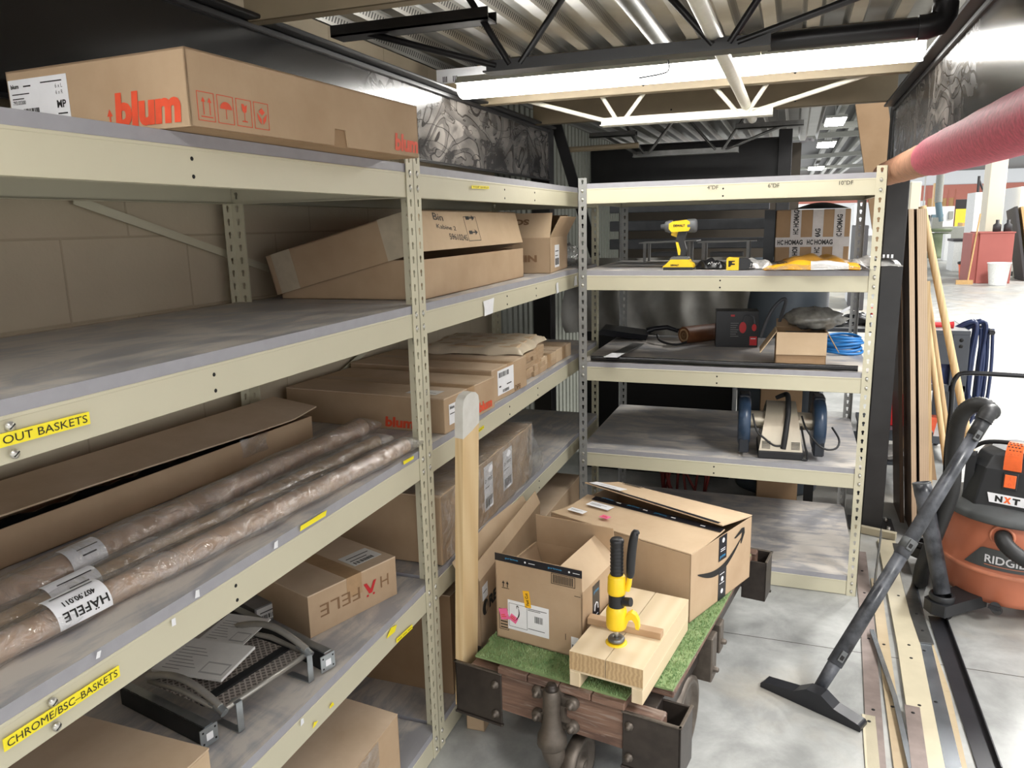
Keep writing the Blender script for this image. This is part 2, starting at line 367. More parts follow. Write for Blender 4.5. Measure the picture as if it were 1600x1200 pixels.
# pink foam covered pipe under the right beam
t = thing('foam_pipe', 'pipe wrapped in pink foam running under the right beam to the end shelving', 'pipe', (1.4, 1, 1.8))
pe = (P(1395, 245, 'x', 1.40) + P(1395, 290, 'x', 1.40)) * .5
near = (P(1600, 140, 'x', 1.40) + P(1600, 240, 'x', 1.40)) * .5
for nm, y0, y1, r, mt in (('foam_sleeve', -3.2, .905, .060, 'foam_red'), ('foam_sleeve', .92, 2.31, .054, 'foam_worn')):
    m = MB(); n = 40; path = [(1.372, y0+(y1-y0)*i/n, 1.802+.012*(y0+(y1-y0)*i/n) + random.uniform(-.0015,.0015)) for i in range(n+1)]
    rr = [r*(1+random.uniform(-.012,.012)) for i in range(n+1)]; rr[0] *= .93; rr[-1] *= .93
    m.tube(path, rr, mt, 28); m.build(nm, t)
m = MB(); m.cyl((1.372, -3.3, 1.765), (1.372, 2.32, 1.829), .03, 'steel_grey', 12); m.build('pipe', t)

# ================================================================ boltless shelving
plain('grey_post', lin(150,150,147), .45, .2, .06); HP = 1.829
def post_mesh():
    w = .040; m = MB(); p = .0381; n = 48
    for fl in (0, 1):
        for k in range(n):
            z0 = k*p; z1 = z0+p; cx = w*.52; cz = z0+p*.55
            hole = [(cx + .0060*math.cos(math.radians(a)), cz + .0035 + .0060*math.sin(math.radians(a))) for a in range(-50, 231, 35)] + [(cx-.0034, cz-.0105), (cx+.0034, cz-.0105)]
            nh = len(hole); outer = [(0,z0),(w,z0),(w,z1),(0,z1)]
            # ring of quads and triangles from the cell border to the keyhole
            ctr = (cx, cz); ring = []
            for hx, hz in hole:
                dx, dz = hx-ctr[0], hz-ctr[1]; s = min(((w-cx) if dx>0 else cx)/max(1e-9,abs(dx)), (p-(cz-z0) if dz>0 else cz-z0)/max(1e-9,abs(dz)))
                ring.append((cx+dx*s, cz+dz*s))
            def side(q):
                x, z = q; e = 1e-6
                if abs(x-w) < e: return 0
                if abs(z-z1) < e: return 1
                if abs(x) < e: return 2
                return 3
            cor = {(0,1):(w,z1), (1,2):(0,z1), (2,3):(0,z0), (3,0):(w,z0)}
            vs = []; fs = []
            for i in range(nh):
                j = (i+1) % nh; poly = [hole[i], ring[i]]; si, sj = side(ring[i]), side(ring[j])
                while si != sj: poly.append(cor[(si, (si+1) % 4)]); si = (si+1) % 4
                poly += [ring[j], hole[j]]; b = len(vs); vs += poly; fs.append(tuple(range(b, b+len(poly))))
            V = [(x, 0, z) if fl == 0 else (0, x, z) for x, z in vs]
            m.add(V, fs if fl == 0 else [f[::-1] for f in fs], 'beige_steel')
    o = m.build('post', org=(0,0,0), solid=.002); me = o.data; bpy.data.objects.remove(o); return me
POST = post_mesh()
def rack(name, label, M, L, D, zs, hb=.066, tb=.022, marks=(), grey=()):
    t = thing(name, label, 'shelving', None, M=M, group=None)
    for i, (x, y, a) in enumerate(((0,0,0),(L,0,90),(L,D,180),(0,D,270))):
        o = bpy.data.objects.new('post', POST); COL.objects.link(o); o.parent = t; o.matrix_basis = T(x, y, 0) @ RZ(a); WM[o.name] = M @ o.matrix_basis
        q = o.modifiers.new('s', 'SOLIDIFY'); q.thickness = .002; q.offset = -1
        if i in grey: o.material_slots[0].link = 'OBJECT'; o.material_slots[0].material = MAT['grey_post']; o['label'] = 'grey post'
    W = .040; bl = []
    for z in zs:
        for nm, y, s in (('front_beam', .0035, 1), ('rear_beam', D-.0035, -1)):
            m = MB(M); m.box((.004, y, z), (L-.004, y+s*.002, z+hb), 'beige_steel'); m.box((.004, y, z), (L-.004, y+s*.018, z+.002), 'beige_steel'); m.box((.004, y-s*.001, z+hb-.006), (L-.004, y+s*.016, z+hb), 'beige_steel')
            for x in marks:
                for dz in (.016, .046): m.lathe([(0,.0012),(.004,.0012),(.004,0)], 'dark_gap', frame(M.inverted() and (x, y-s*.0002, z+dz), (s,0,0), (0,0,1)), 8)
            for x in (.0205, L-.0205):
                k0 = round(z/.0381)
                for k in (0, 1):
                    zz = (math.floor((z+hb*.2)/.0381)+k)*.0381+.021; m.lathe([(0,.0035),(.005,.003),(.0065,.0005),(.0065,-.002)], 'bolt', frame((x, y-s*.0035, zz), (s,0,0), (0,0,1)), 10)
            bl.append(m.build(nm, t, bevel=.0012))
        for x, s in ((.0035, 1), (L-.0035, -1)):
            m = MB(M); m.box((x, .03, z), (x+s*.002, D-.03, z+hb), 'beige_steel'); m.box((x, .03, z), (x+s*.014, D-.03, z+.002), 'beige_steel'); m.build('side_beam', t)
        m = MB(M); m.box((.006, .0045, z+hb), (L-.006, D-.0045, z+hb+tb), 'board_edge'); 
        m.add([(.006, .0045, z+hb+tb+.0002), (L-.006, .0045, z+hb+tb+.0002), (L-.006, D-.0045, z+hb+tb+.0002), (.006, D-.0045, z+hb+tb+.0002)], [(0,1,2,3)], 'shelf_board')
        m.build('shelf_board', t)
    return t, bl
ML = lambda y0: T(0, y0, 0) @ RZ(90)
ZN = [1.710, 1.331, .915, .499, .002]; ZM = [1.710, 1.330, .9125, .503, .004]; ZF = [1.716, 1.332, .9106, .4938, .002]
rn, bn = rack('shelving_unit', 'nearer bay of the beige steel shelving along the left wall', ML(-2.135), 2.134, .61, ZN, marks=(1.308,))
rm, bm_ = rack('shelving_unit', 'farther bay of the beige shelving along the left wall, up to the corner', ML(.001), 2.134, .61, ZM, marks=(.716,1.06))
rf, bf = rack('shelving_unit', 'beige shelving unit across the end of the aisle, holding a yellow cordless driver', T(.0587, 1.491, 0), 1.252, .93, ZF, marks=(.629,), grey=(0,2,3))  # left posts are grey; the rear right one is greyed for its backlit shade
# thin cross braces on the wall side of the near bay
m = MB(); m.bar(P(115, 312, 'x', -.632), P(420, 420, 'x', -.632), .022, .003, 'beige_steel', (1,0,0)); m.build('back_brace', rn)
m = MB(); m.bar((-.632, .1, .95), (-.632, 1.2, 1.28), .022, .003, 'beige_steel', (1,0,0)); m.build('back_brace', rm)
# stickers
def sticker(par, bl, br, h, mat='yellow_label', text=None, ink='ink', tw=.9, th=.6, name='label_sticker', n=None, lift=.0012, bold=0):
    bl = Vector(bl); br = Vector(br); M = frame(bl, br-bl, (0,0,1)) if n is None else frame(bl, br-bl, Vector(n).cross(br-bl))
    w = (br-bl).length; m = MB(M); m.box((0,0,0), (w, h, lift), mat)
    if text: m.text(text, T(w*(1-tw)/2, h*(1-th)/2, lift), h*th, ink, w=w*tw, bold=bold)
    return m.build(name, par)
X = .0015
def xs(par, u0, v0, u1, v1, h, **k): return sticker(par, P(u0, v0, 'x', X), P(u1, v1, 'x', X), h, **k)
a = P(-62, 717, 'x', X); xs(rn, -62, 717, 140.5, 662, .0185, text='PULL OUT BASKETS', th=.62, tw=.95)
xs(rn, 6.5, 1175, 187, 1056, .0185, text='CHROME/BSC–BASKETS', th=.62, tw=.95)
for u, v in ((15, 666), (22, 709), (82, 1097), (88, 1135)):
    m = MB(frame(P(u, v, 'x', .001), (0,1,0), (0,0,1))); m.lathe([(0,.006),(.004,.0055),(.0068,.003),(.0068,0)], 'bolt', None, 12); m.box((-.005,-.0007,.0045), (.005,.0007,.0064), 'ink', RZ(35)); m.build('bolt', rn)
xs(rm, 737, 294.5, 764, 295.5, .0095, text='TOP SHELF', th=.55)
xs(rm, 744.5, 678, 756, 669, .0105, text='CADDY', th=.6)
def blank(par, pts, mat='yellow_label', t=.001):
    q = [P(u, v, 'x', .0016) for u, v in pts]; m = MB(); m.poly(q, mat); return m.build('label_sticker', par, solid=t)
blank(rn, [(469,830),(508.5,806),(510.5,797),(470,822)]); blank(rn, [(631,726),(646,717),(646.5,712),(630,721)])
blank(rn, [(604,998),(617,987),(620,976),(611,981)]); 
xs(rn, 619.5, 1005, 644, 982, .0125, text='— — —', th=.12)
blank(rn, [(489,1138),(493,1133),(497,1126),(491,1129)]); blank(rn, [(515,1107),(522,1101),(520,1097),(517,1101)])
for pts in ([(150,1030),(156,1027),(158,1016),(152,1019)], [(305,935),(312,932),(311,921),(306,923)], [(269,979),(275,976),(274,965),(268,968)], [(428,858),(434,855),(434,844),(429,848)], [(470,1135),(475,1129),(474,1122),(470,1124)]): blank(rn, pts, 'white_label', .0006)
blank(rm, [(757,494),(770,489),(772,465),(755,471),(757,482)], 'white_label', .0006); blank(rm, [(870,459),(873,457),(872,441),(869,443)], 'white_label', .0006); blank(rm, [(897,447),(902,445),(901,431),(898,432)], 'white_label', .0006)
for u, v, s in ((1105, 296, '4"DF'), (1200, 293, '6"DF'), (1311, 289, '10"DF')):
    m = MB(frame(P(u, v, 'y', 1.4925), (1,0,0), (0,0,1))); m.text(s, None, .016, 'ink', up=.0012); m.build('lettering', rf)
# ================================================================ cartons and goods on the left shelving
def card(name, a, b, corr=True):
    t = NT(name); c = t.co('Object'); f = t.noise(5, c, 5, .6); g = t.noise(130, t.co('Object', (1,1,.15)), 2)
    t.set(t.mix(t.ramp(f, [(.35, (0,0,0)), (.7, (1,1,1))]), a, b), .82, 0, g, .08, .0015, spec=.25)
card('cardboard', lin(184,159,130), lin(172,146,117)); card('cardboard_pale', lin(200,176,146), lin(188,163,133)); card('cardboard_dark', lin(164,136,106), lin(150,122,92)); card('cardboard_dusty_lit', lin(206,184,158), lin(188,164,136))  # last one: dusty beige for tops, paled to carry the light on them
t = NT('film'); f = t.noise(22, t.co('Object', (1,1,1)), 4, .6, 1.4); t.b.inputs['Base Color'].default_value = (.9,.9,.9,1); t.b.inputs['Roughness'].default_value = .10; t.b.inputs['Specular IOR Level'].default_value = .8
bq = t.n('Bump'); bq.inputs['Strength'].default_value = .9; bq.inputs['Distance'].default_value = .012; t.l(f, bq.inputs['Height']); t.l(bq.outputs['Normal'], t.b.inputs['Normal'])
gl = t.n('BsdfGlossy'); gl.inputs['Roughness'].default_value = .09; t.l(bq.outputs['Normal'], gl.inputs['Normal']); tr = t.n('BsdfTransparent'); lw = t.n('LayerWeight'); lw.inputs['Blend'].default_value = .35; t.l(bq.outputs['Normal'], lw.inputs['Normal'])
a1 = t.n('MixShader'); a2 = t.n('MixShader'); t.l(t.math('MINIMUM', t.math('ADD', .10, t.math('MULTIPLY', lw.outputs['Facing'], .55)), .6), a1.inputs[0]); t.l(tr.outputs[0], a1.inputs[1]); t.l(gl.outputs[0], a1.inputs[2])
t.l(t.ramp(f, [(.45, (.03,.03,.03)), (.72, (.26,.26,.26))]), a2.inputs[0]); t.l(a1.outputs[0], a2.inputs[1]); t.l(t.b.outputs[0], a2.inputs[2]); t.l(a2.outputs[0], t.t.nodes['Material Output'].inputs['Surface'])
plain('kraft_tube', lin(182,156,126), .6, 0, .08, 8); plain('rose_tube', lin(186,158,134), .55, 0, .06, 8)
plain('tape_white', lin(190,176,152), .6); plain('tape_brown', lin(172,140,104), .35)
plain('paper', lin(222,220,214), .7, 0, .03); plain('grey_print', lin(130,128,126), .7); plain('pale_print', lin(178,176,172), .7)
plain('black_plastic', lin(30,30,32), .4, 0, .1); plain('black_film', lin(22,22,24), .2)
plain('ink_brown', lin(134,102,72), .7)
E_ = .0007
def FR(M, L, D, H, face, u=0, v=0, rot=0):
    f = {'front': frame((0,-E_,0), (1,0,0), (0,0,1)), 'right': frame((L+E_,0,0), (0,1,0), (0,0,1)), 'left': frame((-E_,D,0), (0,-1,0), (0,0,1)), 'top': frame((0,0,H+E_), (1,0,0), (0,1,0)), 'back': frame((L,D+E_,0), (-1,0,0), (0,0,1))}[face]
    return M @ f @ T(u, v, 0) @ RZ(rot)
FL = lambda L, D, H, face, *a: FR(Matrix(), L, D, H, face, *a)
def carton(name, label, M, L, D, H, mat='cardboard', group=None, along='x', tape='tape_brown', gap=.0022, cat='box', lift=(0,0), prints=None, fm='cardboard_dusty_lit'):  # flaps default to the paler colour with top light painted in
    t = thing(name, label, cat, M.translation, group=group, M=M)
    m = MB(M); m.box((0,0,0), (L,D,H-.004), mat)
    if prints: prints(m)
    m.build('body', t, bevel=.0015)
    for k in (0, 1):
        f = MB(M)
        if along == 'x':
            w = D/2-gap/2
            F = T(0, 0 if k == 0 else D, H-.004) @ (RX(lift[k]) if k == 0 else RX(-lift[k])); f.box((0, 0, 0), (L, w if k == 0 else -w, .004), fm, F)
        else:
            w = L/2-gap/2
            F = T(0 if k == 0 else L, 0, H-.004) @ (RY(-lift[k]) if k == 0 else RY(lift[k])); f.box((0, 0, 0), (w if k == 0 else -w, D, .004), fm, F)
        f.build('flap', t)
    if tape:
        f = MB(M); q = .026
        if along == 'x': f.box((-.0006, D/2-q, H), (L+.0006, D/2+q, H+.0005), tape); f.box((-.0007, D/2-q, H-.06), (0, D/2+q, H), tape); f.box((L, D/2-q, H-.06), (L+.0007, D/2+q, H), tape)
        else: f.box((L/2-q, -.0006, H), (L/2+q, D+.0006, H+.0005), tape); f.box((L/2-q, -.0007, H-.06), (L/2+q, 0, H), tape)
        f.build('tape', t)
    return t
def label(par, F, w, h, mat='white_label', lines=(), name='label', ink='ink', bars=None):      # F: frame at the lower left corner
    m = MB(F); m.box((0,0,0), (w,h,.0005), mat)
    for (x, y, hh, s, ww, b) in lines: m.text(s, T(x*w, y*h, .0005), hh*h, ink, w=ww*w if ww else None, bold=b, up=.0003)
    if bars:
        for (x, y, ww, hh, n) in bars:
            rs = random.Random(n); k = 0.
            while k < ww:
                d = rs.choice((.6, 1, 1.6))*ww/n/1.4; m.box(((x+k)*w, y*h, .0005), ((x+k+d)*w, (y+hh)*h, .0009), ink); k += d + ww/n*rs.choice((.5,.8,1.1))
    return m.build(name, par)
def arrows(m, F, s, mat='ink'):
    for dx in (-.3, .3):
        m.add([((dx-.06)*s,.1*s,.0004),((dx+.06)*s,.1*s,.0004),((dx+.06)*s,.6*s,.0004),((dx-.06)*s,.6*s,.0004)], [(0,1,2,3)], mat, F); m.add([((dx-.2)*s,.6*s,.0004),((dx+.2)*s,.6*s,.0004),(dx*s,s,.0004)], [(0,1,2)], mat, F)
    m.add([(-.55*s,-.06*s,.0004),(.55*s,-.06*s,.0004),(.55*s,.02*s,.0004),(-.55*s,.02*s,.0004)], [(0,1,2,3)], mat, F)
def outline(m, F, w, h, t, mat='ink'):
    for a, b in (((0,0),(w,t)), ((0,h-t),(w,h)), ((0,0),(t,h)), ((w-t,0),(w,h))): m.box((a[0],a[1],0), (b[0],b[1],.0004), mat, F)

# --- long branded carton on the top shelf
M = T(.054, -.884, 1.7992) @ RZ(86.9); L, D, H = .735, .425, .122
t = thing('carton', 'long brown carton with red lettering lying on the very top shelf', 'box', None, M=M)
m = MB(M); m.box((.004,.004,0), (L-.004,D-.004,H-.004), 'cardboard_dark'); m.build('tray', t)
m = MB(M)
nx0, nx1, nh = .385, .435, .036
m.prism([(0,.002),(nx0,.002),(nx0+.006,nh),(nx1-.006,nh),(nx1,.002),(L,.002),(L,H),(0,H)], -.003, 'cardboard', frame((0,0,0), (1,0,0), (0,0,1)))
m.box((0,0,.001), (.003,D,H), 'cardboard'); m.box((L-.003,0,.001), (L,D,H), 'cardboard'); m.box((0,D-.003,.001), (L,D,H), 'cardboard'); m.box((0,0,H-.003), (L,D,H), 'cardboard')
F = FL(L, D, H, 'left', 0, 0); m.text('blum', F @ T(D-.166, .008, 0), .056, 'ink_red', w=.146, bold=.05, shear=.10)
for k in range(1): m.poly([(D-.179,.010,.0006),(D-.176,.010,.0006),(D-.176,.028,.0006),(D-.171,.028,.0006),(D-.1775,.040,.0006),(D-.184,.028,.0006),(D-.179,.028,.0006)], 'ink_red', F)
F = FL(L, D, H, 'front'); m.text('blum', F @ T(L-.112, .010, 0), .040, 'ink_red', w=.106, bold=.045, shear=.10)
for i in range(4):
    G = F @ T(.016+i*.0445, .012, 0); outline(m, G, .038, .046, .001, 'ink_red')
    if i == 0:
        for dx in (.013, .027): m.poly([(dx-.001,.01,.0005),(dx+.001,.01,.0005),(dx+.001,.03,.0005),(dx+.0045,.03,.0005),(dx,.038,.0005),(dx-.0045,.03,.0005),(dx-.001,.03,.0005)], 'ink_red', G)
        m.box((.007,.006,0), (.033,.0075,.0005), 'ink_red', G)
    elif i == 1:
        m.poly([(.02+.014*math.cos(PI*k/8), .024+.012*math.sin(PI*k/8), .0005) for k in range(9)], 'ink_red', G); m.box((.0195,.008,0), (.0205,.024,.0005), 'ink_red', G)
    elif i == 2:
        m.poly([(.013,.038,.0005),(.015,.026,.0005),(.02,.022,.0005),(.025,.026,.0005),(.027,.038,.0005),(.021,.034,.0005),(.019,.038,.0005)], 'ink_red', G); m.box((.0195,.010,0), (.0205,.022,.0005), 'ink_red', G); m.box((.014,.008,0), (.026,.01,.0005), 'ink_red', G)
    else:
        m.poly([(.02,.024,.0005),(.028,.030,.0005),(.02,.037,.0005),(.012,.030,.0005)], 'ink_red', G); m.poly([(.007,.028,.0005),(.01,.016,.0005),(.018,.008,.0005),(.018,.018,.0005)], 'ink_red', G); m.poly([(.033,.028,.0005),(.022,.018,.0005),(.022,.008,.0005),(.030,.016,.0005)], 'ink_red', G)
m.build('lid', t)
label(t, FR(M, L, D, H, 'left', .004, .030, 0), .150, .076, lines=[(.04,.80,.10,'blum',.14,.04),(.26,.82,0.032,'—',.13,.02),(.05,.66,0.023,'—',.3,0),(.05,.56,0.023,'—',.2,0),(.05,.44,.09,'793.03300',.22,.02),(.80,.72,.09,'6 x L',.12,0),(.80,.58,.09,'6 x R',.12,0),(.80,.28,.17,'MP',.15,.03),(.80,.14,0.032,'—',.16,0),(.56,.86,0.027,'—',.36,0)], bars=[(.22,.12,.27,.22,22)])
# --- tipped lid carton on the second shelf
M = T(-.047, .122, 1.4192) @ RZ(91.5); L, D, H = .985, .49, .118
t = thing('carton', 'dented brown carton with a half lifted lid, left of the torn carton', 'box', None, M=M)
m = MB(M)
for a, b in (((0,0,0),(L,D,.004)), ((0,0,0),(L,.004,H)), ((0,D-.004,0),(L,D,H-.02)), ((0,0,0),(.004,D,H)), ((L-.004,0,0),(L,D,H))): m.box(a, b, 'cardboard')
m.build('body', t, bevel=.001)
K = M @ T(-.012, D+.01, .012) @ RX(-14.5); Lw, Dw = L+.0, -(D+.03); Hh = .125     # lid hinged along the back lower edge
m = MB(K)
m.box((0,0,Hh-.004), (Lw,Dw,Hh), 'cardboard'); m.box((0,Dw,0), (Lw,Dw+.004,Hh), 'cardboard_pale'); m.box((0,0,0), (.004,Dw,Hh), 'cardboard'); m.box((Lw-.004,0,0), (Lw,Dw,Hh), 'cardboard'); m.box((0,-.004,0), (Lw,0,Hh), 'cardboard')
F = frame((0,Dw-E_,0), (1,0,0), (0,0,1))
G = F @ T(.40,.02,0); outline(m, G, .115, .085, .002); 
for q in (.03, .08): m.box((.02,q-.002,0), (.09,q+.002,.0004), 'ink', G); m.add([(.075,q-.01,.0004),(.1,q,.0004),(.075,q+.01,.0004)], [(0,1,2)], 'ink', G); m.box((.02,q-.006,0), (.05,q+.006,.0004), 'ink', G)
m.text('Bin', F @ T(.15,.095,0) @ RZ(-4), .022, 'ink', w=.075); m.text('Kabine 2', F @ T(.16,.068,0) @ RZ(-4), .014, 'ink', w=.15); m.text('5961024S', F @ T(.24,.03,0) @ RZ(-3), .02, 'ink', w=.15)
m.build('lid', t, bevel=.001)
for x0, x1 in ((-.004, -.003),):
    m = MB(K)
    m.box((-.0012, Dw+.02, .0), (-.0004, Dw+.11, Hh), 'tape_white'); m.build('tape', t); m = MB(K); m.box((-.0012, -.09, .0), (-.0004, -.02, Hh), 'tape_white'); m.build('tape', t)
# --- torn carton with open flaps
a = Vector((-.021, 1.319, 1.4192)); M = T(*a) @ RZ(96); L, D, H = .435, .30, .155
def opened(name, label_, M, L, D, H, flaps, mat='cardboard', cat='box', th=.004, prints=None, group=None):     # flaps: (side, angle up from lying inwards, length, colour)
    t = thing(name, label_, cat, None, M=M, group=group)
    m = MB(M)
    for a, b in (((0,0,0),(L,D,th)), ((0,0,0),(L,th,H)), ((0,D-th,0),(L,D,H)), ((0,0,0),(th,D,H)), ((L-th,0,0),(L,D,H))): m.box(a, b, mat)
    if prints: prints(m)
    m.build('body', t, bevel=.001)
    for sd, ang, ln, mt, trim in flaps:
        if sd == 'front': F = M @ T(0,0,H) @ RX(ang); q = [(trim,0),(L-trim,0),(L-trim*2,ln),(trim*2,ln)]
        elif sd == 'back': F = M @ T(L,D,H) @ RZ(180) @ RX(ang); q = [(trim,0),(L-trim,0),(L-trim*2,ln),(trim*2,ln)]
        elif sd == 'left': F = M @ T(0,D,H) @ RZ(-90) @ RX(ang); q = [(trim,0),(D-trim,0),(D-trim*2,ln),(trim*2,ln)]
        else: F = M @ T(L,0,H) @ RZ(90) @ RX(ang); q = [(trim,0),(D-trim,0),(D-trim*2,ln),(trim*2,ln)]
        f = MB(F); f.prism(q, -th*.8, mt); 
        if isinstance(prints, dict): pass
        f.build('flap', t)
    return t
def pr_(m):
    m.text('NIN', FL(L, D, H, 'left', .14, .05), .03, 'ink_brown', w=.10, bold=.05)
t = opened('carton', 'small torn carton with gaping flaps on the upper shelf near the corner', M, L, D, H, [('left', 62, .12, 'cardboard_pale', .0), ('front', 118, .10, 'cardboard', .004), ('right', 100, .1, 'cardboard_dark', .0), ('back', 60, .13, 'cardboard', 0)], prints=pr_)
m = MB(M @ T(0,D,H) @ RZ(-90) @ RX(62)); m.text('SCH', T(.20,.09,.001) @ RZ(180), .028, 'ink_brown', w=.10, bold=.05); m.build('lettering', t)
label(t, FR(M, L, D, H, 'front', .10, .02, 0), .11, .10, lines=[(.1,.7,0.045,'—',.7,0),(.1,.5,0.036,'—',.6,0)], bars=[(.1,.1,.75,.3,24)])
# crumpled clear bag beside it
def blob(c, sx, sy, sz, mat, n=20, seed=1, amp=.25, name='bag', lab_=None, cat=None, par=None, flat=0.0):
    rs = random.Random(seed); ph = [(rs.uniform(0,6), rs.randint(2,6), rs.randint(1,5)) for _ in range(6)]
    m = MB(T(*c))
    def fn(u, v):
        a = 2*PI*u; b = PI*(v-.5); r = 1 + amp*sum(math.sin(k*a+p)*math.cos(l*b*2+p) for p, k, l in ph)/4
        z = math.sin(b)*r; z = max(z, -flat) if flat else z
        return (sx*math.cos(b)*math.cos(a)*r, sy*math.cos(b)*math.sin(a)*r, sz*z)
    m.grid(fn, n*2, n, mat)
    o = m.build(name, par, org=None if par else (c[0], c[1], c[2]-sz*(flat or 1)))
    return tag(o, lab_, cat)
blob((-.10, 1.86, 1.475), .05, .10, .056, 'film', 12, 3, .4, 'plastic_bag', 'crumpled clear plastic bag behind the torn carton in the shelf corner', 'bag', flat=.95)

# --- third shelf -------------------------------------------------
# long carton, flap half open, wrapped in torn film
a = Vector((-.462, -1.55, 1.0042)); M = T(*a) @ RZ(86.2); L, D, H = 1.52, .165, .078
t = thing('carton', 'very long dusty carton, its top flap lifting over black wrap, on the middle shelf', 'box', None, M=M)
m = MB(M)
for p, q in (((0,0,0),(L,D,.004)), ((0,0,0),(L,.004,H)), ((0,D-.004,0),(L,D,H+.040)), ((0,0,0),(.004,D,H)), ((L-.004,0,0),(L,D,H))): m.box(p, q, 'cardboard')
m.build('body', t, bevel=.001)
m = MB(M @ T(0,D,H+.040)); m.grid(lambda u, v: (u*(L+.03), -v*(D-.004)-.0, .010*math.sin(PI*u*1.3+.4)*v - .025*v + (.016*max(0,(u-.93)/.07)*v)), 30, 4, 'cardboard_dusty_lit', False); m.build('lid_flap', t, solid=.004)
m = MB(M); rs = random.Random(5)
m.grid(lambda u, v: (.01+u*(L-.25), .012+.05*v, H-.012+.012*math.sin(PI*v)+.006*math.sin(u*70+3*v)*math.sin(u*23)), 90, 6, 'black_film'); m.build('black_wrap', t)
m = MB(M); m.grid(lambda u, v: (L-.30+u*.10, -.003-.006*math.sin(PI*u)-.004*math.sin(9*u+5*v), H-.045+v*.05), 8, 6, 'film'); m.build('torn_film', t)
# film-sleeved tubes
def tube_pack(label_, p, q, r, mat, seed, sleeve=1.45, droop=.0):
    p = Vector(p); q = Vector(q); rs = random.Random(seed)
    t = thing('tube', label_, 'tube', (p+q)*.5 - Vector((0,0,r)), group='film sleeved tubes on the middle shelf')
    m = MB(); m.cyl(p, q, r, mat, 20); m.build('tube_core', t)
    n = 60; d = (q-p); e = d.normalized(); s = Vector((0,0,1)).cross(e).normalized(); m = MB()
    ph = [rs.uniform(0,6) for _ in range(8)]
    def fn(u, v):
        a = 2*PI*v; uu = -.02+1.05*u; k = sleeve*(1+.10*math.sin(17*u+ph[0]+a)+.07*math.sin(43*u+ph[1]-2*a)); fl = 1-.55*max(0,(uu-1)/.03 if uu > 1 else 0)
        w = r*k*(1.15+.16*math.sin(9*u+ph[2])+.05*math.sin(61*u+ph[3])); z = max(r*.97*math.sin(a)*(.5+.5*k)*fl, -r*.97); return p + d*uu + s*(w*math.cos(a)) + Vector((0,0,z + .002))
    m.grid(fn, n, 18, 'film'); m.build('plastic_sleeve', t); return t, e, s
def wrap_label(t, p, e, s, r, w, arc0, arc1, lines, flip=1):
    m = MB(); N = 8
    at = lambda x, a, k=0: Vector(p) + e*x + (s*math.cos(a) + Vector((0,0,1))*math.sin(a))*(r+k)
    m.grid(lambda u, v: at((u-.5)*w, arc0+(arc1-arc0)*v), 6, N, 'white_label')
    for (x, y, h, st, ww, b) in lines:
        vs, fs, x0, x1, y0, y1 = glyphs(st, b); k = ww*w/(x1-x0)
        hh = h/(y1-y0)
        m.add([at((x-.5)*w + flip*(vv.x-x0)*k, arc0+(arc1-arc0)*(y+flip*(-1)*(vv.y-y0)*hh*-1), .0012) for vv in vs], fs, 'ink', None, False)
    m.build('label', t)
r1 = .026; pA = P(0, 935, 'z', 1.028); qA = P(565, 668, 'z', 1.028); pA = pA + (pA-qA)*.25
tA, eA, sA = tube_pack('fat film wrapped tube against the long carton, farthest of the three', pA, qA, .027, 'rose_tube', 1, 1.35)
pB = P(10, 972, 'z', 1.022); qB = P(588, 690, 'z', 1.022); pB = pB + (pB-qB)*.25
tB, eB, sB = tube_pack('bent film wrapped kraft tube lying between the two others on the middle shelf', pB, qB, .018, 'kraft_tube', 2, 1.75)
pC = P(0, 1012, 'z', 1.024); qC = P(632, 696, 'z', 1.024); pC = pC + (pC-qC)*.25
tC, eC, sC = tube_pack('front film wrapped tube with a white printed label, nearest the shelf edge', pC, qC, .022, 'rose_tube', 3, 1.55)
def on(p, q, u):        # point of the tube seen at photo column u
    best = min(range(400), key=lambda i: abs(proj(p.lerp(q, i/399))[0]-u)); return p.lerp(q, best/399)
def proj(w):
    c = CR.transposed() @ (Vector(w)-CC); return (800+CF*c.x/-c.z, 600-CF*c.y/-c.z)
for t_, p_, q_, e_, s_, r_, u_, ww, ls in ((tC, pC, qC, eC, sC, .036, 112, .095, [(.95,.36,.26,'HÄFELE',.85,.02),(.8,.62,.14,'407.90.011',.6,.03),(.9,.84,0.032,'—',.8,0)]), (tB, pB, qB, eB, sB, .028, 108, .095, [(.75,.4,0.054,'—',.4,0),(.9,.65,0.036,'—',.7,0)]), (tA, pA, qA, eA, sA, .034, 122, .075, [(.75,.4,0.045,'—',.4,0),(.9,.6,0.032,'—',.6,0)])):
    wrap_label(t_, on(p_, q_, u_), e_, s_, r_, ww, PI*1.04, PI*.42, ls, -1)
# branded flat carton straddling the two bays
M = T(-.008, .150, 1.0012) @ RZ(87); L, D, H = .376, .60, .112
def pr_(m):
    m.text('blum', FL(L, D, H, 'front', .245, .010), .034, 'ink_red', w=.105, bold=.045, shear=.1)
    m.text('blum', FL(L, D, H, 'left', D-.215, .008), .034, 'ink_red', w=.105, bold=.045, shear=.1)
t = carton('carton', 'flat brown carton with red lettering behind the post on the middle shelf', M, L, D, H, 'cardboard', along='y', prints=pr_)
label(t, FR(M, L, D, H, 'front', .03, .022), .10, .065, lines=[(.05,.75,.16,'blum',.3,.03),(.05,.5,0.045,'—',.6,0)], bars=[(.5,.1,.4,.3,14)]); label(t, FR(M, L, D, H, 'top', .10, .05, 90), .11, .06, lines=[(.1,.6,0.068,'—',.7,0)], mat='paper')
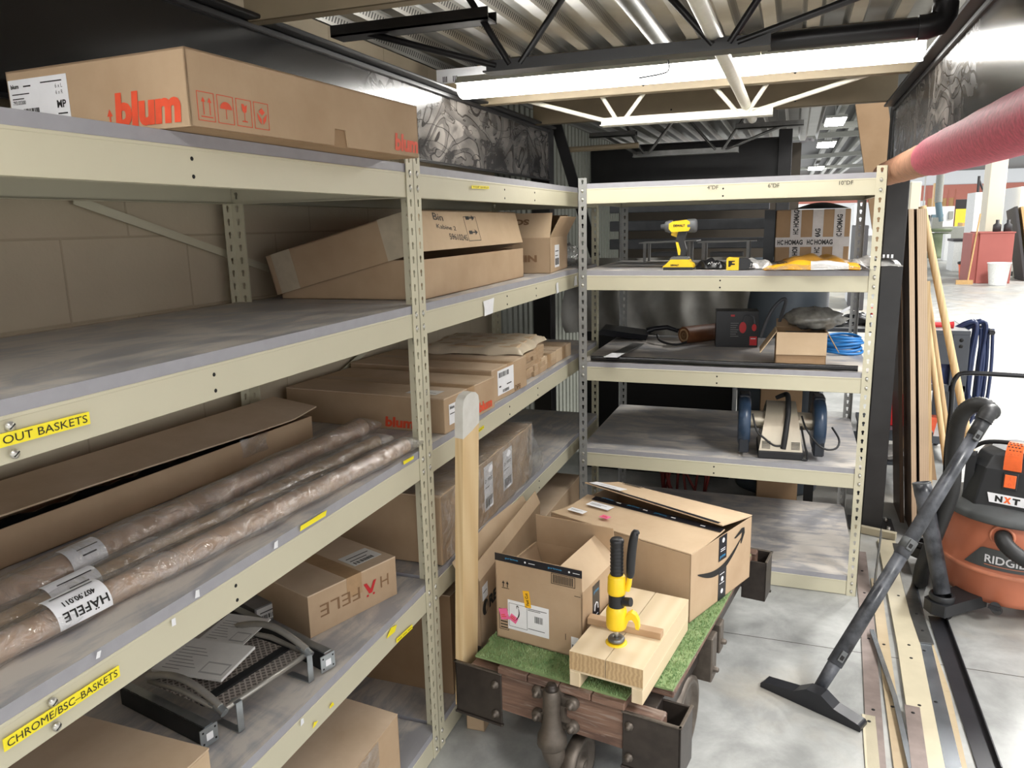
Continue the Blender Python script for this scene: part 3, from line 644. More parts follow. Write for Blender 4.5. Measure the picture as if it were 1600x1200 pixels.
# labelled carton behind it
M = T(-.016, .572, 1.0012) @ RZ(87); L, D, H = .335, .60, .122
t = carton('carton', 'carton with a white bar code label, between the red-lettered carton and the small stack', M, L, D, H, 'cardboard', along='y')
label(t, FR(M, L, D, H, 'front', .05, .018), .15, .092, lines=[(.08,.30,0.063,'—',.12,.03),(.55,.30,0.045,'—',.3,0)], bars=[(.08,.70,.6,.2,26),(.3,.05,.4,.12,20)]); 
m = MB(FR(M, L, D, H, 'front', .21, .004)); m.text('DPB', None, .022, 'ink_brown', w=.06, bold=.02); m.build('lettering', t)
# little flat cartons in a stack
for k in range(5):
    for j in (0, 1):
        M = T(-.030+random.uniform(-.008,.008), .918+j*.168+random.uniform(-.004,.004), 1.0014+k*.0234) @ RZ(90+random.uniform(-1.5,1.5)); L, D, H = .158, .30, .0228
        if k == 0 and j == 0:
            st = thing('small_carton', 'x', 'box', None, M=M, group='slim cartons in the stack under the bagged panel')
            m = MB(M); m.box((0,0,0), (L,D,H-.0006), 'cardboard'); m.box((0,0,H-.0006), (L,D,H), 'cardboard_dusty_lit'); m.box((L*.35,-.0005,0), (L*.5,0,H), 'tape_brown'); m.box((L*.35,-.0005,H), (L*.5,D,H+.0003), 'tape_brown'); m.box((0,-.0003,H*.48), (L,0,H*.52), 'cardboard_dark'); m.build('body', st, bevel=.001); continue  # top face paled as if lit, with some dust
        dup(st, M, 'x')
rows = ['lowest', 'second from the bottom', 'middle', 'second from the top', 'top']
for i, o in enumerate([q for q in COL.objects if q.name.startswith('small_carton')]):
    o['label'] = f"slim carton, {rows[i//2]} of the {'left' if i % 2 == 0 else 'right'} pile under the bagged panel"
# panel in a cloudy bag on top of the stack
M = T(-.022, .905, 1.1205) @ RZ(95); m = MB(M)
t = thing('bagged_panel', 'flat panel in a wrinkled cloudy bag lying on the small carton stack', 'panel', None, M=M)
m.box((.02,.02,.004), (.38,.40,.034), 'cardboard_pale'); m.build('panel', t, bevel=.003)
plain('cloudy_bag', lin(205,190,166), .4, 0, .08, 14, .4)
m = MB(M)
def fn(u, v):
    x = -.015+u*.43; y = -.012+v*.45; e = min(u, 1-u, v, 1-v)*8; e = min(1, e); 
    return (x+.006*math.sin(14*v), y+.006*math.sin(11*u), .036*e**.5 + .006*(1-e) + .004*math.sin(25*u+6*v)*math.sin(18*v)*1.0)
m.grid(fn, 40, 40, 'cloudy_bag'); m.build('bag', t)
# two flat cartons beyond
for i, (y, L, D, z, H, lb) in enumerate(((1.20, .20, .30, 1.0014, .03, 'flat carton lowest in the pair just past the slim carton stack'), (1.195, .205, .31, 1.0318, .03, 'flat carton on top of the pair just past the slim carton stack'), (1.415, .24, .34, 1.0014, .062, 'small carton at the corner end of the middle shelf'))):
    carton('carton', lb, T(-.028, y, z) @ RZ(89), L, D, H, 'cardboard_pale' if i else 'cardboard', along='y')
# --- fourth shelf -------------------------------------------------
z = .5905
M = T(-.155, -.404, .588) @ RZ(71.2); L, D, H = .305, .30, .118
def pr_(m):
    F = FL(L, D, H, 'front', L*.9, .078, 180)
    x = 0
    m.text('H', F @ T(.0,0,0), .034, 'ink_brown', w=.030); m.text('FELE', F @ T(.105,0,0), .034, 'ink_brown', w=.135)
    G = F @ T(.045,0,0); m.poly([(0,0,.0006),(.010,0,.0006),(.022,.022,.0006),(.035,0,.0006),(.046,0,.0006),(.028,.034,.0006),(.017,.034,.0006)], 'logo_red', G); m.box((.008,.036,0), (.015,.042,.0006), 'logo_red', G); m.box((.03,.036,0), (.037,.042,.0006), 'logo_red', G)
plain('logo_red', lin(190,36,40), .6)
t = carton('carton', 'square brown carton stamped with upside down lettering and one red letter, beside the wire tray', M, L, D, H, 'cardboard', along='y', prints=pr_)
label(t, FR(M, L, D, H, 'top', .19, .04, 0) , .10, .075, lines=[(.1,.65,0.054,'—',.8,0),(.1,.4,0.054,'—',.6,0)], bars=[(.1,.08,.7,.2,20)], mat='paper')
M = T(-.33, -.40, .5895) @ RZ(70); m = MB(M); m.box((0,0,0), (.10,.12,.05), 'grey_print'); 
t = thing('small_carton', 'small grey printed carton wedged between the wire tray and the square carton', 'box', None, M=M); m.build('body', t); label(t, FR(M, .1, .12, .05, 'front', .005, .006), .09, .04, mat='paper', lines=[(.1,.6,0.072,'—',.5,0)], bars=[(.1,.12,.6,.3,16)])
# shrink wrapped long carton with shipping labels
M = T(-.004, .084, .594) @ RZ(90.5); L, D, H = .915, .56, .226
t = carton('carton', 'big shrink wrapped carton with white shipping labels behind the wooden stake', M, L, D, H, 'cardboard', along='x')
for x, y, w, h in ((.20,.012,.085,.17), (.365,.04,.085,.165), (.56,.05,.10,.155)):
    label(t, FR(M, L, D, H, 'front', x, y), w, h, lines=[(.1,.62,.08,'D 197/2',.8,.02),(.1,.50,0.018,'—',.5,0)], bars=[(.12,.06,.76,.22,18)])
m = MB(M); m.grid(lambda u, v: (L*u, -.004-.004*math.sin(30*u)*math.sin(11*v+2), H*v) , 50, 10, 'film'); m.grid(lambda u, v: (L*u, -.004+(.2)*v, H+.004+.004*math.sin(26*u+7*v)), 50, 8, 'film'); m.grid(lambda u, v: (L*.93+.16*u+.012*math.sin(8*v), -.004-.01*u, max(.004, H*(1-.75*u)*v+.004*math.sin(15*u)+.003)), 14, 12, 'film'); m.build('shrink_film', t)
# near carton, corner seen at the bottom left
M = T(.001, -.943, .5895) @ RZ(180); 
M = T(-.001, -1.40, .5895) @ RZ(90); t = carton('carton', 'pale carton at the very bottom left, nearest the viewer, below the long yellow sticker', M, .457, .34, .10, 'cardboard_pale', along='y', tape=None)
m = MB(M)
# --- bottom shelf -------------------------------------------------
M = T(.004, -.80, .0902) @ RZ(91); t = opened('carton', 'dusty carton with a burst front seam on the bottom shelf, lower centre', M, .56, .42, .20, [('front', 6, .20, 'cardboard_dusty_lit', 0), ('back', 4, .205, 'cardboard_dusty_lit', 0)], mat='cardboard')
m = MB(M); m.grid(lambda u, v: (.10+.34*u, -.004-.008*math.sin(PI*u)*math.sin(PI*v), .13+.07*v), 12, 5, 'film'); m.build('torn_tape', t)
carton('carton', 'large brown carton on the bottom shelf behind the paired posts', T(-.02, .16, .0922) @ RZ(90), .70, .54, .36, 'cardboard_dark', along='y')
carton('carton', 'wide carton at the far end of the bottom shelf, behind the boxes on the cart', T(-.005, .93, .0922) @ RZ(90), .82, .50, .262, 'cardboard', along='x')
# ================================================================ wire tray and slides on the fourth shelf
plain('galv', lin(176,182,186), .28, .85, .08, 25); plain('tray_metal', lin(176,172,164), .38, .6, .08, 20); plain('dark_rail', lin(46,48,50), .4, .5)
t = NT('wire_mesh'); c = t.co('Object', (1,1,1), (0,0,math.radians(45))); s = t.n('SeparateXYZ'); t.l(c, s.inputs[0])
g1 = t.math('PINGPONG', s.outputs[0], .006); g2 = t.math('PINGPONG', s.outputs[1], .006); mk = t.math('MAXIMUM', t.math('LESS_THAN', g1, .0018), t.math('LESS_THAN', g2, .0018))
t.set(t.mix(mk, lin(104,96,90), lin(196,188,180)), .45, t.math('MULTIPLY', mk, .5), mk, .4, .002)
zT = .655
c0 = P(345, 1112, 'z', zT); c1 = P(480, 1022, 'z', zT); c2 = P(372, 985, 'z', zT); c3 = c0 + (c2 - c1)
t = thing('wire_tray', 'grey pull out wire mesh tray with curved side rails lying on the lower shelf', 'tray', ((c0+c2)/2 - Vector((0,0,zT-.589))))
m = MB(); m.tube([c0, c1, c1.lerp(c2,.5)+Vector((0,0,.012)), c2, c3, c0.lerp(c3,.5)+Vector((0,0,.012))], .0065, 'tray_metal', 8, closed=True); m.build('frame', t)
m = MB(); m.poly([c0-Vector((0,0,.004)), c1-Vector((0,0,.004)), c2-Vector((0,0,.004)), c3-Vector((0,0,.004))], 'wire_mesh'); m.build('mesh_floor', t, solid=.002)
m = MB(); m.bar(c0.lerp(c3,.28)-Vector((0,0,.002)), c1.lerp(c2,.28)-Vector((0,0,.002)), .022, .008, 'dark_rail'); m.build('cross_bar', t)
for a, b in ((c0, c3), (c1, c2)):
    n = 10; m = MB(); d = b-a; up = Vector((0,0,1))
    m.tube([a + d*(i/n) + up*(.012+.030*math.sin(PI*i/n)) for i in range(n+1)], .008, 'tray_metal', 8); m.build('side_rail', t)
    m = MB(); m.cyl(a-d.normalized()*.012, a+d.normalized()*.012+up*.012, .010, 'galv', 10); m.cyl(a+d.normalized()*.012+up*.012, a+d.normalized()*.03+up*.012, .0065, 'galv', 10); m.build('lever_joint', t)
ex = (c1-c0).normalized()
for q in (c0.lerp(c1,.14), c0.lerp(c1,.97)):
    m = MB(); w = .016; o = Vector((.012, 0, 0)); z0 = .590
    m.box((-w/2, -.001, -(zT-z0)), (w/2, .001, .004), 'galv', frame(q+o, ex, (-ex.y, ex.x, 0))); m.box((-w/2, -.001, -(zT-z0)), (w/2, .07, -(zT-z0)+.002), 'galv', frame(q+o, ex, (-ex.y, ex.x, 0))); m.box((-w/2, -.001, .002), (w/2, .02, .005), 'galv', frame(q+o, ex, (-ex.y, ex.x, 0))); m.build('leg_bracket', t)
def rail(label_, p, q, h=.045):
    t = thing('drawer_slide', label_, 'slide', (Vector(p)+Vector(q))/2, group='slides beside the wire tray')
    p = Vector(p); q = Vector(q); d = (q-p).normalized(); s = Vector((0,0,1)).cross(d).normalized(); m = MB(frame(p, d, s)); L = (q-p).length
    m.box((0,0,0), (L,.002,h), 'dark_rail'); m.box((0,0,h-.002), (L,.022,h), 'galv'); m.box((0,0,0), (L,.022,.002), 'dark_rail'); m.build('channel', t)
    m = MB(frame(q, s, (0,0,1))); m.box((-.012,.002,0), (.03,.044,.0025), 'galv'); m.box((.002,.014,.0026), (.018,.030,.003), 'white_label')
    for x, y in ((-.005,.01),(.024,.01),(-.005,.036),(.024,.036)): m.box((x-.002,y-.002,.0026), (x+.002,y+.002,.003), 'dark_gap')
    m.build('end_plate', t)
rail('galvanised slide with an end plate in front of the wire tray, near the pale carton', (-.40, -.78, .5895), P(322, 1168, 'z', .5905)); rail('galvanised slide with an end plate between the wire tray and the square carton', (-.45, -.40, .5895), P(508, 1050, 'z', .5905), .05)
def sheet(name, label_, pts, th, mat, cat, lines=()):
    t = thing(name, label_, cat, pts[0]); pts = [Vector(p) for p in pts]; F = frame(pts[0], pts[1]-pts[0], pts[3]-pts[0]); w = (pts[1]-pts[0]).length; h = (pts[3]-pts[0]).length
    m = MB(F); m.box((0,0,0), (w,h,th), mat); 
    for k in range(8): m.box((.1*w,h*(.1+.09*k),th), (w*(.35+.12*((k*7)%4)/2),h*(.112+.09*k),th+.0003), 'grey_print') if lines else None
    if lines: m.box((w*.62,h*.1,th), (w*.95,h*.42,th+.0003), 'pale_print'); m.box((w*.64,h*.14,th+.0003), (w*.93,h*.38,th+.0004), 'paper')
    m.build('pages', t); return t
z = zT+.012
sheet('booklet', 'folded grey instruction booklet lying on the wire tray', [P(237,1049,'z',z), P(346,1066,'z',z+.005), P(400,1012,'z',z+.02), P(300,1000,'z',z+.01)], .006, 'paper', 'paper', True)
sheet('leaflet', 'grey leaflet under the booklet at the back of the wire tray', [P(310,1000,'z',z-.003), P(378,1010,'z',z-.002), P(362,962,'z',z+.005), P(300,965,'z',z)], .002, 'paper', 'paper', True)

# ================================================================ platform cart and its load
wood_mat = {}
def wood(name, a, b, sc=(1,1,1), ring=14, dist=3, rough=.55, bump=.05):
    t = NT(name); c = t.co('Object', sc); w = t.n('TexWave', wave_type='BANDS', bands_direction='X'); w.inputs['Scale'].default_value = ring; w.inputs['Distortion'].default_value = dist; w.inputs['Detail'].default_value = 3; w.inputs['Detail Scale'].default_value = 1.2; t.l(c, w.inputs['Vector'])
    f = t.noise(8, c, 4); t.set(t.mix(t.math('ADD', t.math('MULTIPLY', w.outputs['Fac'], .6), t.math('MULTIPLY', f, .4)), a, b), rough, 0, w.outputs['Fac'], bump, .001)
wood('pine', lin(222,196,152), lin(206,174,126), (6,6,.25), 3, 2.5); wood('pale_pine', lin(214,196,166), lin(200,180,146), (2.2,.2,2.2), 3, 3); wood('end_grain', lin(198,170,128), lin(160,130,92), (1,1,1.6), 26, 5)
wood('walnut_strip', lin(190,160,126), lin(162,130,98), (.4,4,4), 6, 2)
t = NT('worn_plank'); c = t.co('Object', (.5,3,6)); f = t.noise(7, c, 7, .65, .6); f2 = t.noise(16, c, 5, .6, .5)
t.set(t.mix(t.ramp(f2, [(.55,(0,0,0)),(.72,(1,1,1))]), t.mix(t.ramp(f, [(.38,(0,0,0)),(.6,(1,1,1))]), lin(86,64,54), lin(122,94,78)), lin(146,130,118)), .6, 0, f, .4, .003)
t = NT('cast_iron'); f = t.noise(40, t.co(), 4); t.set(t.mix(f, lin(76,70,64), lin(118,108,98)), .5, .6, f, .25, .002)
t = NT('dark_iron'); f = t.noise(18, t.co(), 5); t.set(t.mix(f, lin(40,36,34), lin(82,74,68)), .42, .5, f, .25, .002)
t = NT('turf'); f = t.noise(22, t.co(), 5, .7); t.set(t.mix(f, lin(86,112,70), lin(146,166,114)), .7)
t = NT('turf_blade'); f = t.noise(16, t.co(), 4, .7); t.set(t.ramp(f, [(.35, lin(104,136,86)), (.55, lin(138,164,112)), (.72, lin(184,194,152))]), .6)
C0 = Vector((.117, .001, 0)); CM = T(*C0) @ RZ(-9.1); CW, CL, CZ = .602, 1.22, .352
t = thing('platform_cart', 'old wooden platform cart with iron corner pockets, carrying boxes on green turf', 'cart', None, M=CM)
def cm(): return MB(CM)
m = cm(); m.box((0,-.004,.205), (CW,.045,CZ-.022), 'worn_plank'); m.build('front_beam', t, bevel=.004)
m = cm(); m.box((0,CL-.045,.205), (CW,CL,CZ-.022), 'worn_plank'); m.build('rear_beam', t, bevel=.004)
for x in (.03, CW-.07): m = cm(); m.box((x,.046,.235), (x+.04,CL-.046,CZ-.022), 'dark_iron'); m.build('side_beam', t, bevel=.003)
m = cm(); n = 6; rs = random.Random(2)
for k in range(n): 
    x0 = CW*k/n; x1 = CW*(k+1)/n-.003; y0 = .0 if 0 < k < n-1 else .105; m.box((x0, -.012*(y0 == 0)+y0, CZ-.022), (x1, CL-rs.uniform(0,.01)-(.1 if k in (0,n-1) else 0), CZ), 'worn_plank')
m.build('deck', t, bevel=.003)
def pocket(x, y, flipx=1, flipy=1):        # iron stake pocket, outer corner box
    m = MB(CM @ T(x, y, 0) @ Matrix.Diagonal((flipx, flipy, 1, 1))); w, d, z0, z1, e = .088, .105, .162, .324, .007
    m.box((-.075,-.008,z0), (w,-.001,z1), 'dark_iron'); m.box((w-e,-.008,z0), (w,d,z1), 'dark_iron'); m.box((0,d-e,z0), (w,d,z1), 'dark_iron'); m.box((-.004,-.001,z0), (.002,d,z1), 'dark_iron')
    m.box((-.078,-.013,z0-.008), (w+.003,.0,z0), 'dark_iron'); m.box((-.078,-.012,z1), (w+.003,-.001,z1+.006), 'cast_iron'); m.box((w-e,-.012,z1), (w+.003,d,z1+.006), 'cast_iron')
    p = m.build('stake_pocket', t, bevel=.002)
    for z in (z0+.03, z1-.035): m = MB(CM @ T(x, y, 0) @ Matrix.Diagonal((flipx, flipy, 1, 1))); m.lathe([(0,.016),(.006,.016),(.0075,.006),(.013,.005),(.013,0)], 'cast_iron', frame((-.055,-.008,z), (1,0,0), (0,0,1)), 8); m.build('bolt', p)
pocket(CW-.035, 0); pocket(.035, 0, -1, 1); pocket(CW-.035, CL, 1, -1); pocket(.035, CL, -1, -1)
# swivel fork at the front, wheel below, pair of big wheels behind
fk = CM.inverted() @ P(868, 1100, 'y', -.05); fx = fk.x
F = frame((fx,-.005,0), (1,0,0), (0,0,1))
m = cm()
m.prism([(-.028,.215),(.028,.215),(.040,.225),(.052,.220),(.060,.235),(.050,.250),(.036,.255),(.034,.29),(.052,.296),(.060,.31),(.05,.326),(.030,.325),(.02,.335),(-.02,.335),(-.04,.33),(-.046,.316),(-.034,.30),(-.036,.255),(-.05,.25),(-.052,.235),(-.04,.226)], .014, 'cast_iron', F)
m.lathe([(.020,.345),(.024,.34),(.026,.32),(.023,.27),(.030,.225),(.042,.20),(.044,.175),(.036,.165),(.030,.160)], 'cast_iron', T(fx,-.030,0), 20); m.lathe([(0,.362),(.013,.362),(.015,.358),(.015,.343),(.021,.345)], 'dark_iron', T(fx,-.030,0), 16)
m.prism([(-.010,.245),(.010,.245),(.012,.28),(.008,.31),(-.008,.31),(-.012,.28)], .028, 'dark_iron', F @ T(0,0,.01))
for x, z in ((-.052,.312),(.056,.306),(-.054,.236),(.056,.232)):
    m.lathe([(.0,.018),(.014,.018),(.019,.012),(.020,0)], 'cast_iron', F @ T(x,z,0), 14); m.lathe([(0,.032),(.008,.031),(.009,.020),(.012,.018)], 'cast_iron', F @ T(x,z,0), 6); m.bar(F @ Vector((x,z,.008)), F @ Vector((x*.2,z,.010)), .016, .026, 'cast_iron', (0,1,0)) if False else m.box((min(0,x),z-.012,0), (max(0,x),z+.012,.014), 'cast_iron', F)
fo = m.build('caster_fork', t)
m = cm(); 
m.tube([(fx+.0,-.030,.17),(fx+.01,-.028,.13),(fx+.02,.0,.085),(fx+.03,.035,.075)], [.036,.032,.026,.02], 'cast_iron', 16, sm=4); m.build('fork_arm', t)
def wheel(c, axis, r, w, par, mat='cast_iron'):
    m = MB(frame(c, (0,0,1), axis.cross(Vector((0,0,1))))) ; 
    m.lathe([(r*.2,-w*.6),(r*.2,w*.6),(r*.28,w*.55),(r*.30,w*.2),(r*.78,w*.2),(r*.82,w*.5),(r,w*.46),(r,-w*.46),(r*.82,-w*.5),(r*.78,-w*.2),(r*.30,-w*.2),(r*.28,-w*.55),(r*.2,-w*.6)], mat, None, 36); return m.build('wheel', par)
ax = (CM.to_3x3() @ Vector((1,0,0)))
wheel(CM @ Vector((fx+.055,.03,.085)), ax, .085, .04, t)
m = cm(); m.cyl((.02,.33,.125), (CW-.03,.33,.125), .016, 'dark_iron', 12); m.build('axle', t)
for x in (.05, CW-.045): wheel(CM @ Vector((x,.33,.1252)), ax, .125, .05, t)
for y0, y1, z0, z1 in ((.47,.53,.17,.33),(.57,.62,.22,.33)):
    m = cm(); m.box((CW-.055,y0,z0), (CW+.012,y1,z1-.005), 'cast_iron'); m.lathe([(0,.016),(.009,.016),(.011,0)], 'cast_iron', frame((CW+.012,(y0+y1)/2,z0+.035), (0,1,0), (0,0,1)), 8); m.build('side_bracket', t, bevel=.006)
for s in (1,): m = cm(); m.cyl((fx-.11,.05,.2), (fx+.14,.05,.2), .01, 'dark_iron'); m.build('cross_rod', t)
# turf
m = cm(); rs = random.Random(11)
edge = [(.015,.004),(CW-.105,.006),(CW-.10,.10),(CW-.004,.105),(CW+.002,.6),(CW-.004,1.1),(CW-.09,1.12),(CW-.09,CL-.01),(.06,CL-.01),(.06,1.12),(.004,1.11),(.004,.10),(.014,.095)]
m.prism(edge, .006, 'turf', T(0,0,CZ+.0004))
def inside(x, y):
    c = False; j = len(edge)-1
    for i in range(len(edge)):
        (xi, yi), (xj, yj) = edge[i], edge[j]
        if (yi > y) != (yj > y) and x < (xj-xi)*(y-yi)/(yj-yi)+xi: c = not c
        j = i
    return c
vs = []; fs = []
for k in range(26000):
    x = rs.uniform(0, CW); y = rs.uniform(0, CL)*rs.uniform(.5,1)**.6 if k % 2 else rs.uniform(0, .75)
    if not inside(x, y): continue
    a = rs.uniform(0, 2*PI); w = .0016; h = rs.uniform(.004,.009); dx, dy = math.cos(a)*w, math.sin(a)*w; lx, ly = rs.uniform(-.004,.004), rs.uniform(-.004,.004); z0 = CZ+.0062
    b = len(vs); vs += [(x-dx,y-dy,z0),(x+dx,y+dy,z0),(x+lx,y+ly,z0+h)]; fs.append((b,b+1,b+2))
m.add(vs, fs, 'turf_blade', None, False)
o = m.build('artificial_turf', org=CM @ Vector((CW/2, CL/2, CZ))); tag(o, 'green artificial turf mat covering the deck of the platform cart', 'turf')
ZT = CZ+.0065
# wooden stake in the pocket
a = Vector((.070,.006,.170)); b = Vector((.109,.004,1.165)); d = (b-a); M = frame(a, d, CM.to_3x3() @ Vector((1,0,0)))
m = MB(M); L = d.length; w1, w2 = .026, .088
pts = [(0,0),(L-.03,0)] + [(L-.03+.03*math.sin(PI*i/8*.5)*1, w1*.0+0) for i in ()] 
prof = [(0,0),(L-.035,0),(L-.015,.006),(L-.004,.020),(L,.044),(L-.004,.068),(L-.015,.082),(L-.035,w2),(0,w2)]
M2 = frame(a, d, CM.to_3x3() @ Vector((0,1,0)))
m = MB(M2); m.prism(prof, w1, 'pine', T(0,0,-w1/2)); t = NT('pine_worn'); c = t.co('Object'); 
o = m.build('wooden_stake', bevel=.003, seg=2); tag(o, 'tall pine stake with a rounded grey painted top, in the left pocket of the cart', 'stake')
m = MB(M2); m.prism([(L-.14,-.0008),(L-.035,-.0008),(L-.015,.0055),(L-.004,.0195),(L+.0006,.044),(L-.004,.0685),(L-.015,.083),(L-.035,w2+.0008),(L-.12,w2+.0008),(L-.13,.05)], w1+.0014, 'stake_paint', T(0,0,-w1/2-.0007)) if False else None
t = NT('stake_paint'); f = t.noise(30, t.co('Object', (1,1,1)), 5); t.set(t.mix(f, lin(222,220,214), lin(196,192,182)), .55)
m.prism([(L-.13,-.0006),(L-.035,-.0006),(L-.015,.0054),(L-.004,.0195),(L+.0006,.044),(L-.004,.0685),(L-.015,.0828),(L-.035,w2+.0006),(L-.10,w2+.0006),(L-.115,.05)], w1+.0012, 'stake_paint', T(0,0,-w1/2-.0006)); m.build('painted_top', o, bevel=.003, seg=2)
# small open shipping box
def smile(m, F, w, mat='ink'):
    n = 24; top = []; bot = []
    for i in range(n+1):
        u = i/n; x = u*w; y = -.20*w*math.sin(PI*u*.92) + .16*w*u; th = .075*w*(math.sin(PI*min(1,u*.98+.02))**.7)+.002*w
        top.append((x, y+th*.5)); bot.append((x, y-th*.5))
    for i in range(n): m.add([(*bot[i],.0006),(*bot[i+1],.0006),(*top[i+1],.0006),(*top[i],.0006)], [(0,1,2,3)], mat, F)
    ex, ey = top[-1]
    m.poly([(ex-.20*w,ey+.035*w,.0006),(ex-.16*w,ey+.02*w,.0006),(ex+.02*w,ey+.05*w,.0006),(ex+.045*w,ey+.09*w,.0006),(ex-.02*w,ey+.10*w,.0006)], mat, F)
    m.poly([(ex+.0*w,ey+.07*w,.0006),(ex-.035*w,ey-.07*w,.0006),(ex-.015*w,ey-.09*w,.0006),(ex+.06*w,ey+.02*w,.0006),(ex+.05*w,ey+.09*w,.0006)], mat, F)
plain('tape_black', lin(28,30,38), .3); plain('tape_blue', lin(62,142,190), .4); plain('pink_label', lin(240,110,160), .5); plain('orange_label', lin(250,190,40), .5)
def tape_strip(par, F, L, w, words=True, name='tape'):
    m = MB(F); m.box((0,0,0), (L,w,.0005), 'tape_black')
    if words:
        k = max(1, int(L/.11))
        for i in range(k): m.text('prime', T(L*(i+.25)/k, w*.35, .0005), w*.30, 'tape_blue', w=min(.045, L*.3), bold=.02, up=.0003); m.ball((L*(i+.72)/k, w*.5, .0005), w*.14, 'white_label', 8, (1,1,.05)); m.box((L*(i+.80)/k, w*.45, .0005), (L*(i+.95)/k, w*.52, .0008), 'white_label')
    return m.build(name, par)
a = P(777, 995, 'z', ZT); b = P(910, 1032, 'z', ZT); a.z = ZT+.0035; ang = math.degrees(math.atan2((b-a).y, (b-a).x)); L = (b-a).length; D = .275; H = .213
M = T(*a) @ RZ(ang)
def pr_(m):
    arrows(m, FL(L,D,H,'front',.035,.172), .024); F = FL(L,D,H,'front',.01,.03); outline(m, F, .034, .07, .0015)
    for k in range(6): m.box((.005,.006+.010*k,0), (.03,.0095+.010*k,.0005), 'ink', F)
    smile(m, FL(L,D,H,'right',.08,.045), .15)
    m.box((.0,0,0), (.02,.0015,.0005), 'ink', FL(L,D,H,'front',L-.025,.198)); m.box((.0,0,0), (.0015,.02,.0005), 'ink', FL(L,D,H,'front',L-.055,.05))
t = opened('shipping_carton', 'small brown shipping box with its flaps standing open and a white label, on the cart', M, L, D, H, [('front', 90, .070, 'cardboard', .001), ('back', 82, .105, 'cardboard', .004), ('right', 42, .10, 'cardboard_pale', .006), ('left', -70, .10, 'cardboard', .006)], prints=pr_)
tape_strip(t, M @ T(0,-.0009,H+.046) @ frame((0,0,0),(1,0,0),(0,0,1)), L, .024)
F = M @ T(0,-.0042+.004,H) @ frame((0,-.0009,0),(1,0,0),(0,0,1)); m = MB(F @ T(L-.10,.010,0)); outline(m, Matrix(), .078, .034, .0014)
for k in range(13): m.box((.006+.0052*k,.004,0), (.0085+.0052*k,.03,.0005), 'ink')
m.build('barcode', t)
lb = label(t, FR(M,L,D,H,'front',.042,.038), .142, .098, lines=[(.50,.84,.02,'—',.45,0),(.50,.79,.02,'—',.3,0),(.50,.16,.02,'—',.4,0)], bars=[(.66,.42,.2,.22,16)])
m = MB(FR(M,L,D,H,'front',.042,.038) @ T(.004,.010,.0006)); outline(m, Matrix(), .064, .078, .0009); smile(m, T(.022,.022,0) @ RZ(72), .05); m.build('lettering', lb)
m = MB(FR(M,L,D,H,'front',.103,.122) @ RZ(8)); m.box((0,0,0), (.022,.055,.0006), 'orange_label'); m.text('Fast Cut', T(.016,.008,.0006) @ RZ(90), .010, 'ink', w=.04, bold=.01); m.build('sticker', t)
for x, y, r in ((.018,.062,15),(.044,.072,-28)):
    m = MB(FR(M,L,D,H,'front',x,y) @ RZ(r)); m.box((0,0,.0004), (.030 if r>0 else .028,.036 if r>0 else .022,.0011), 'pink_label'); m.text('—', T(.004,.008,.001), .003, 'ink_red', w=.018); m.text('—', T(.004,.014,.001), .003, 'ink_red', w=.014); m.build('sticker', t)
label(t, FR(M,L,D,H,'front',L-.036,.004), .024, .062, lines=(), bars=[(.12,.1,.76,.5,10)])
m = MB(FR(M,L,D,H,'right',.075,.085)); m.box((0,0,0), (.052,.115,.0006), 'tape_black'); m.text('prime', T(.006,.085,.0006), .013, 'tape_blue', w=.038, bold=.02); m.tube([(.013,.03,.001),(.016,.048,.001),(.026,.054,.001),(.036,.048,.001),(.039,.03,.001)], .0018, 'white_label', 5); m.box((.012,.012,.0006), (.04,.014,.001), 'white_label'); m.build('tape', t)
# large shipping box with raised flaps
a = P(1077, 975, 'z', ZT); a.z = ZT+.003; H = .233; L2 = .575; D2 = .43; M = T(*a) @ RZ(67.5)       # local x along the smiling side, local y to the left back
L, D = D2, L2
def pr_(m):
    smile(m, FL(L,D,H,'front',.045,.150), .31)
    arrows(m, FL(L,D,H,'left',.03,.165) , .03); m.text('', Matrix(), .01, 'ink') if False else None
t = opened('shipping_carton', 'large brown shipping box with a black curved arrow, at the back of the cart', M, L, D, H, [], prints=pr_)
m = MB(M @ T(0,0,H) ); w = L*.52
m.grid(lambda u, v: (w*u, D*v, .004 + .012*u*(1-.6*v) - .010*math.sin(PI*u)*(.5+.5*v)), 8, 14, 'cardboard_pale', False); fl = m.build('flap', t, solid=.004)
m = MB(M @ T(0,0,H)); m.grid(lambda u, v: (L - w*1.0*u, D*v, .004 + .058*u**1.1*(.55+.45*v) ), 8, 14, 'cardboard_pale', False); fr = m.build('flap', t, solid=.004)
m = MB(M @ T(0,0,H)); m.grid(lambda u, v: (w*(.86+.13*u), D*(.0+.93*v), .0085 + .012*(.86+.13*u)*(1-.6*v) - .010*math.sin(PI*(.86+.13*u))*(.5+.5*v)), 3, 14, 'tape_black', False)
for i in range(4): m.text('prime', T(w*.89, D*(.86-.2*i), .019-.002*i) @ RZ(-90), .018, 'tape_blue', w=.05, bold=.02); m.box((w*.905, D*(.74-.2*i), .017), (w*.93, D*(.71-.2*i), .018), 'white_label')
m.build('tape', t)
m = MB(M @ T(0,0,H)); m.grid(lambda u, v: (L - w*(.9+.1*u), D*(.03+.95*v), .0072 + .058*(.9+.1*u)**1.1*(.55+.45*(.03+.95*v))), 2, 14, 'tape_black', False); m.build('tape', t)
for x, y, w_, h_, z_, r_, s_ in ((.135,.90,.10,.042,.009,-90,1),(.045,.93,.07,.03,.011,-90,1),):
    m = MB(M @ T(x, D*y, H+z_) @ RZ(r_)); m.box((0,0,0), (w_,h_,.0008), 'white_label'); m.text('—', T(.008,h_*.55,.0008), h_*.07, 'grey_print', w=w_*.7); m.text('—', T(.008,h_*.35,.0008), h_*.07, 'grey_print', w=w_*.5); m.build('label', t)
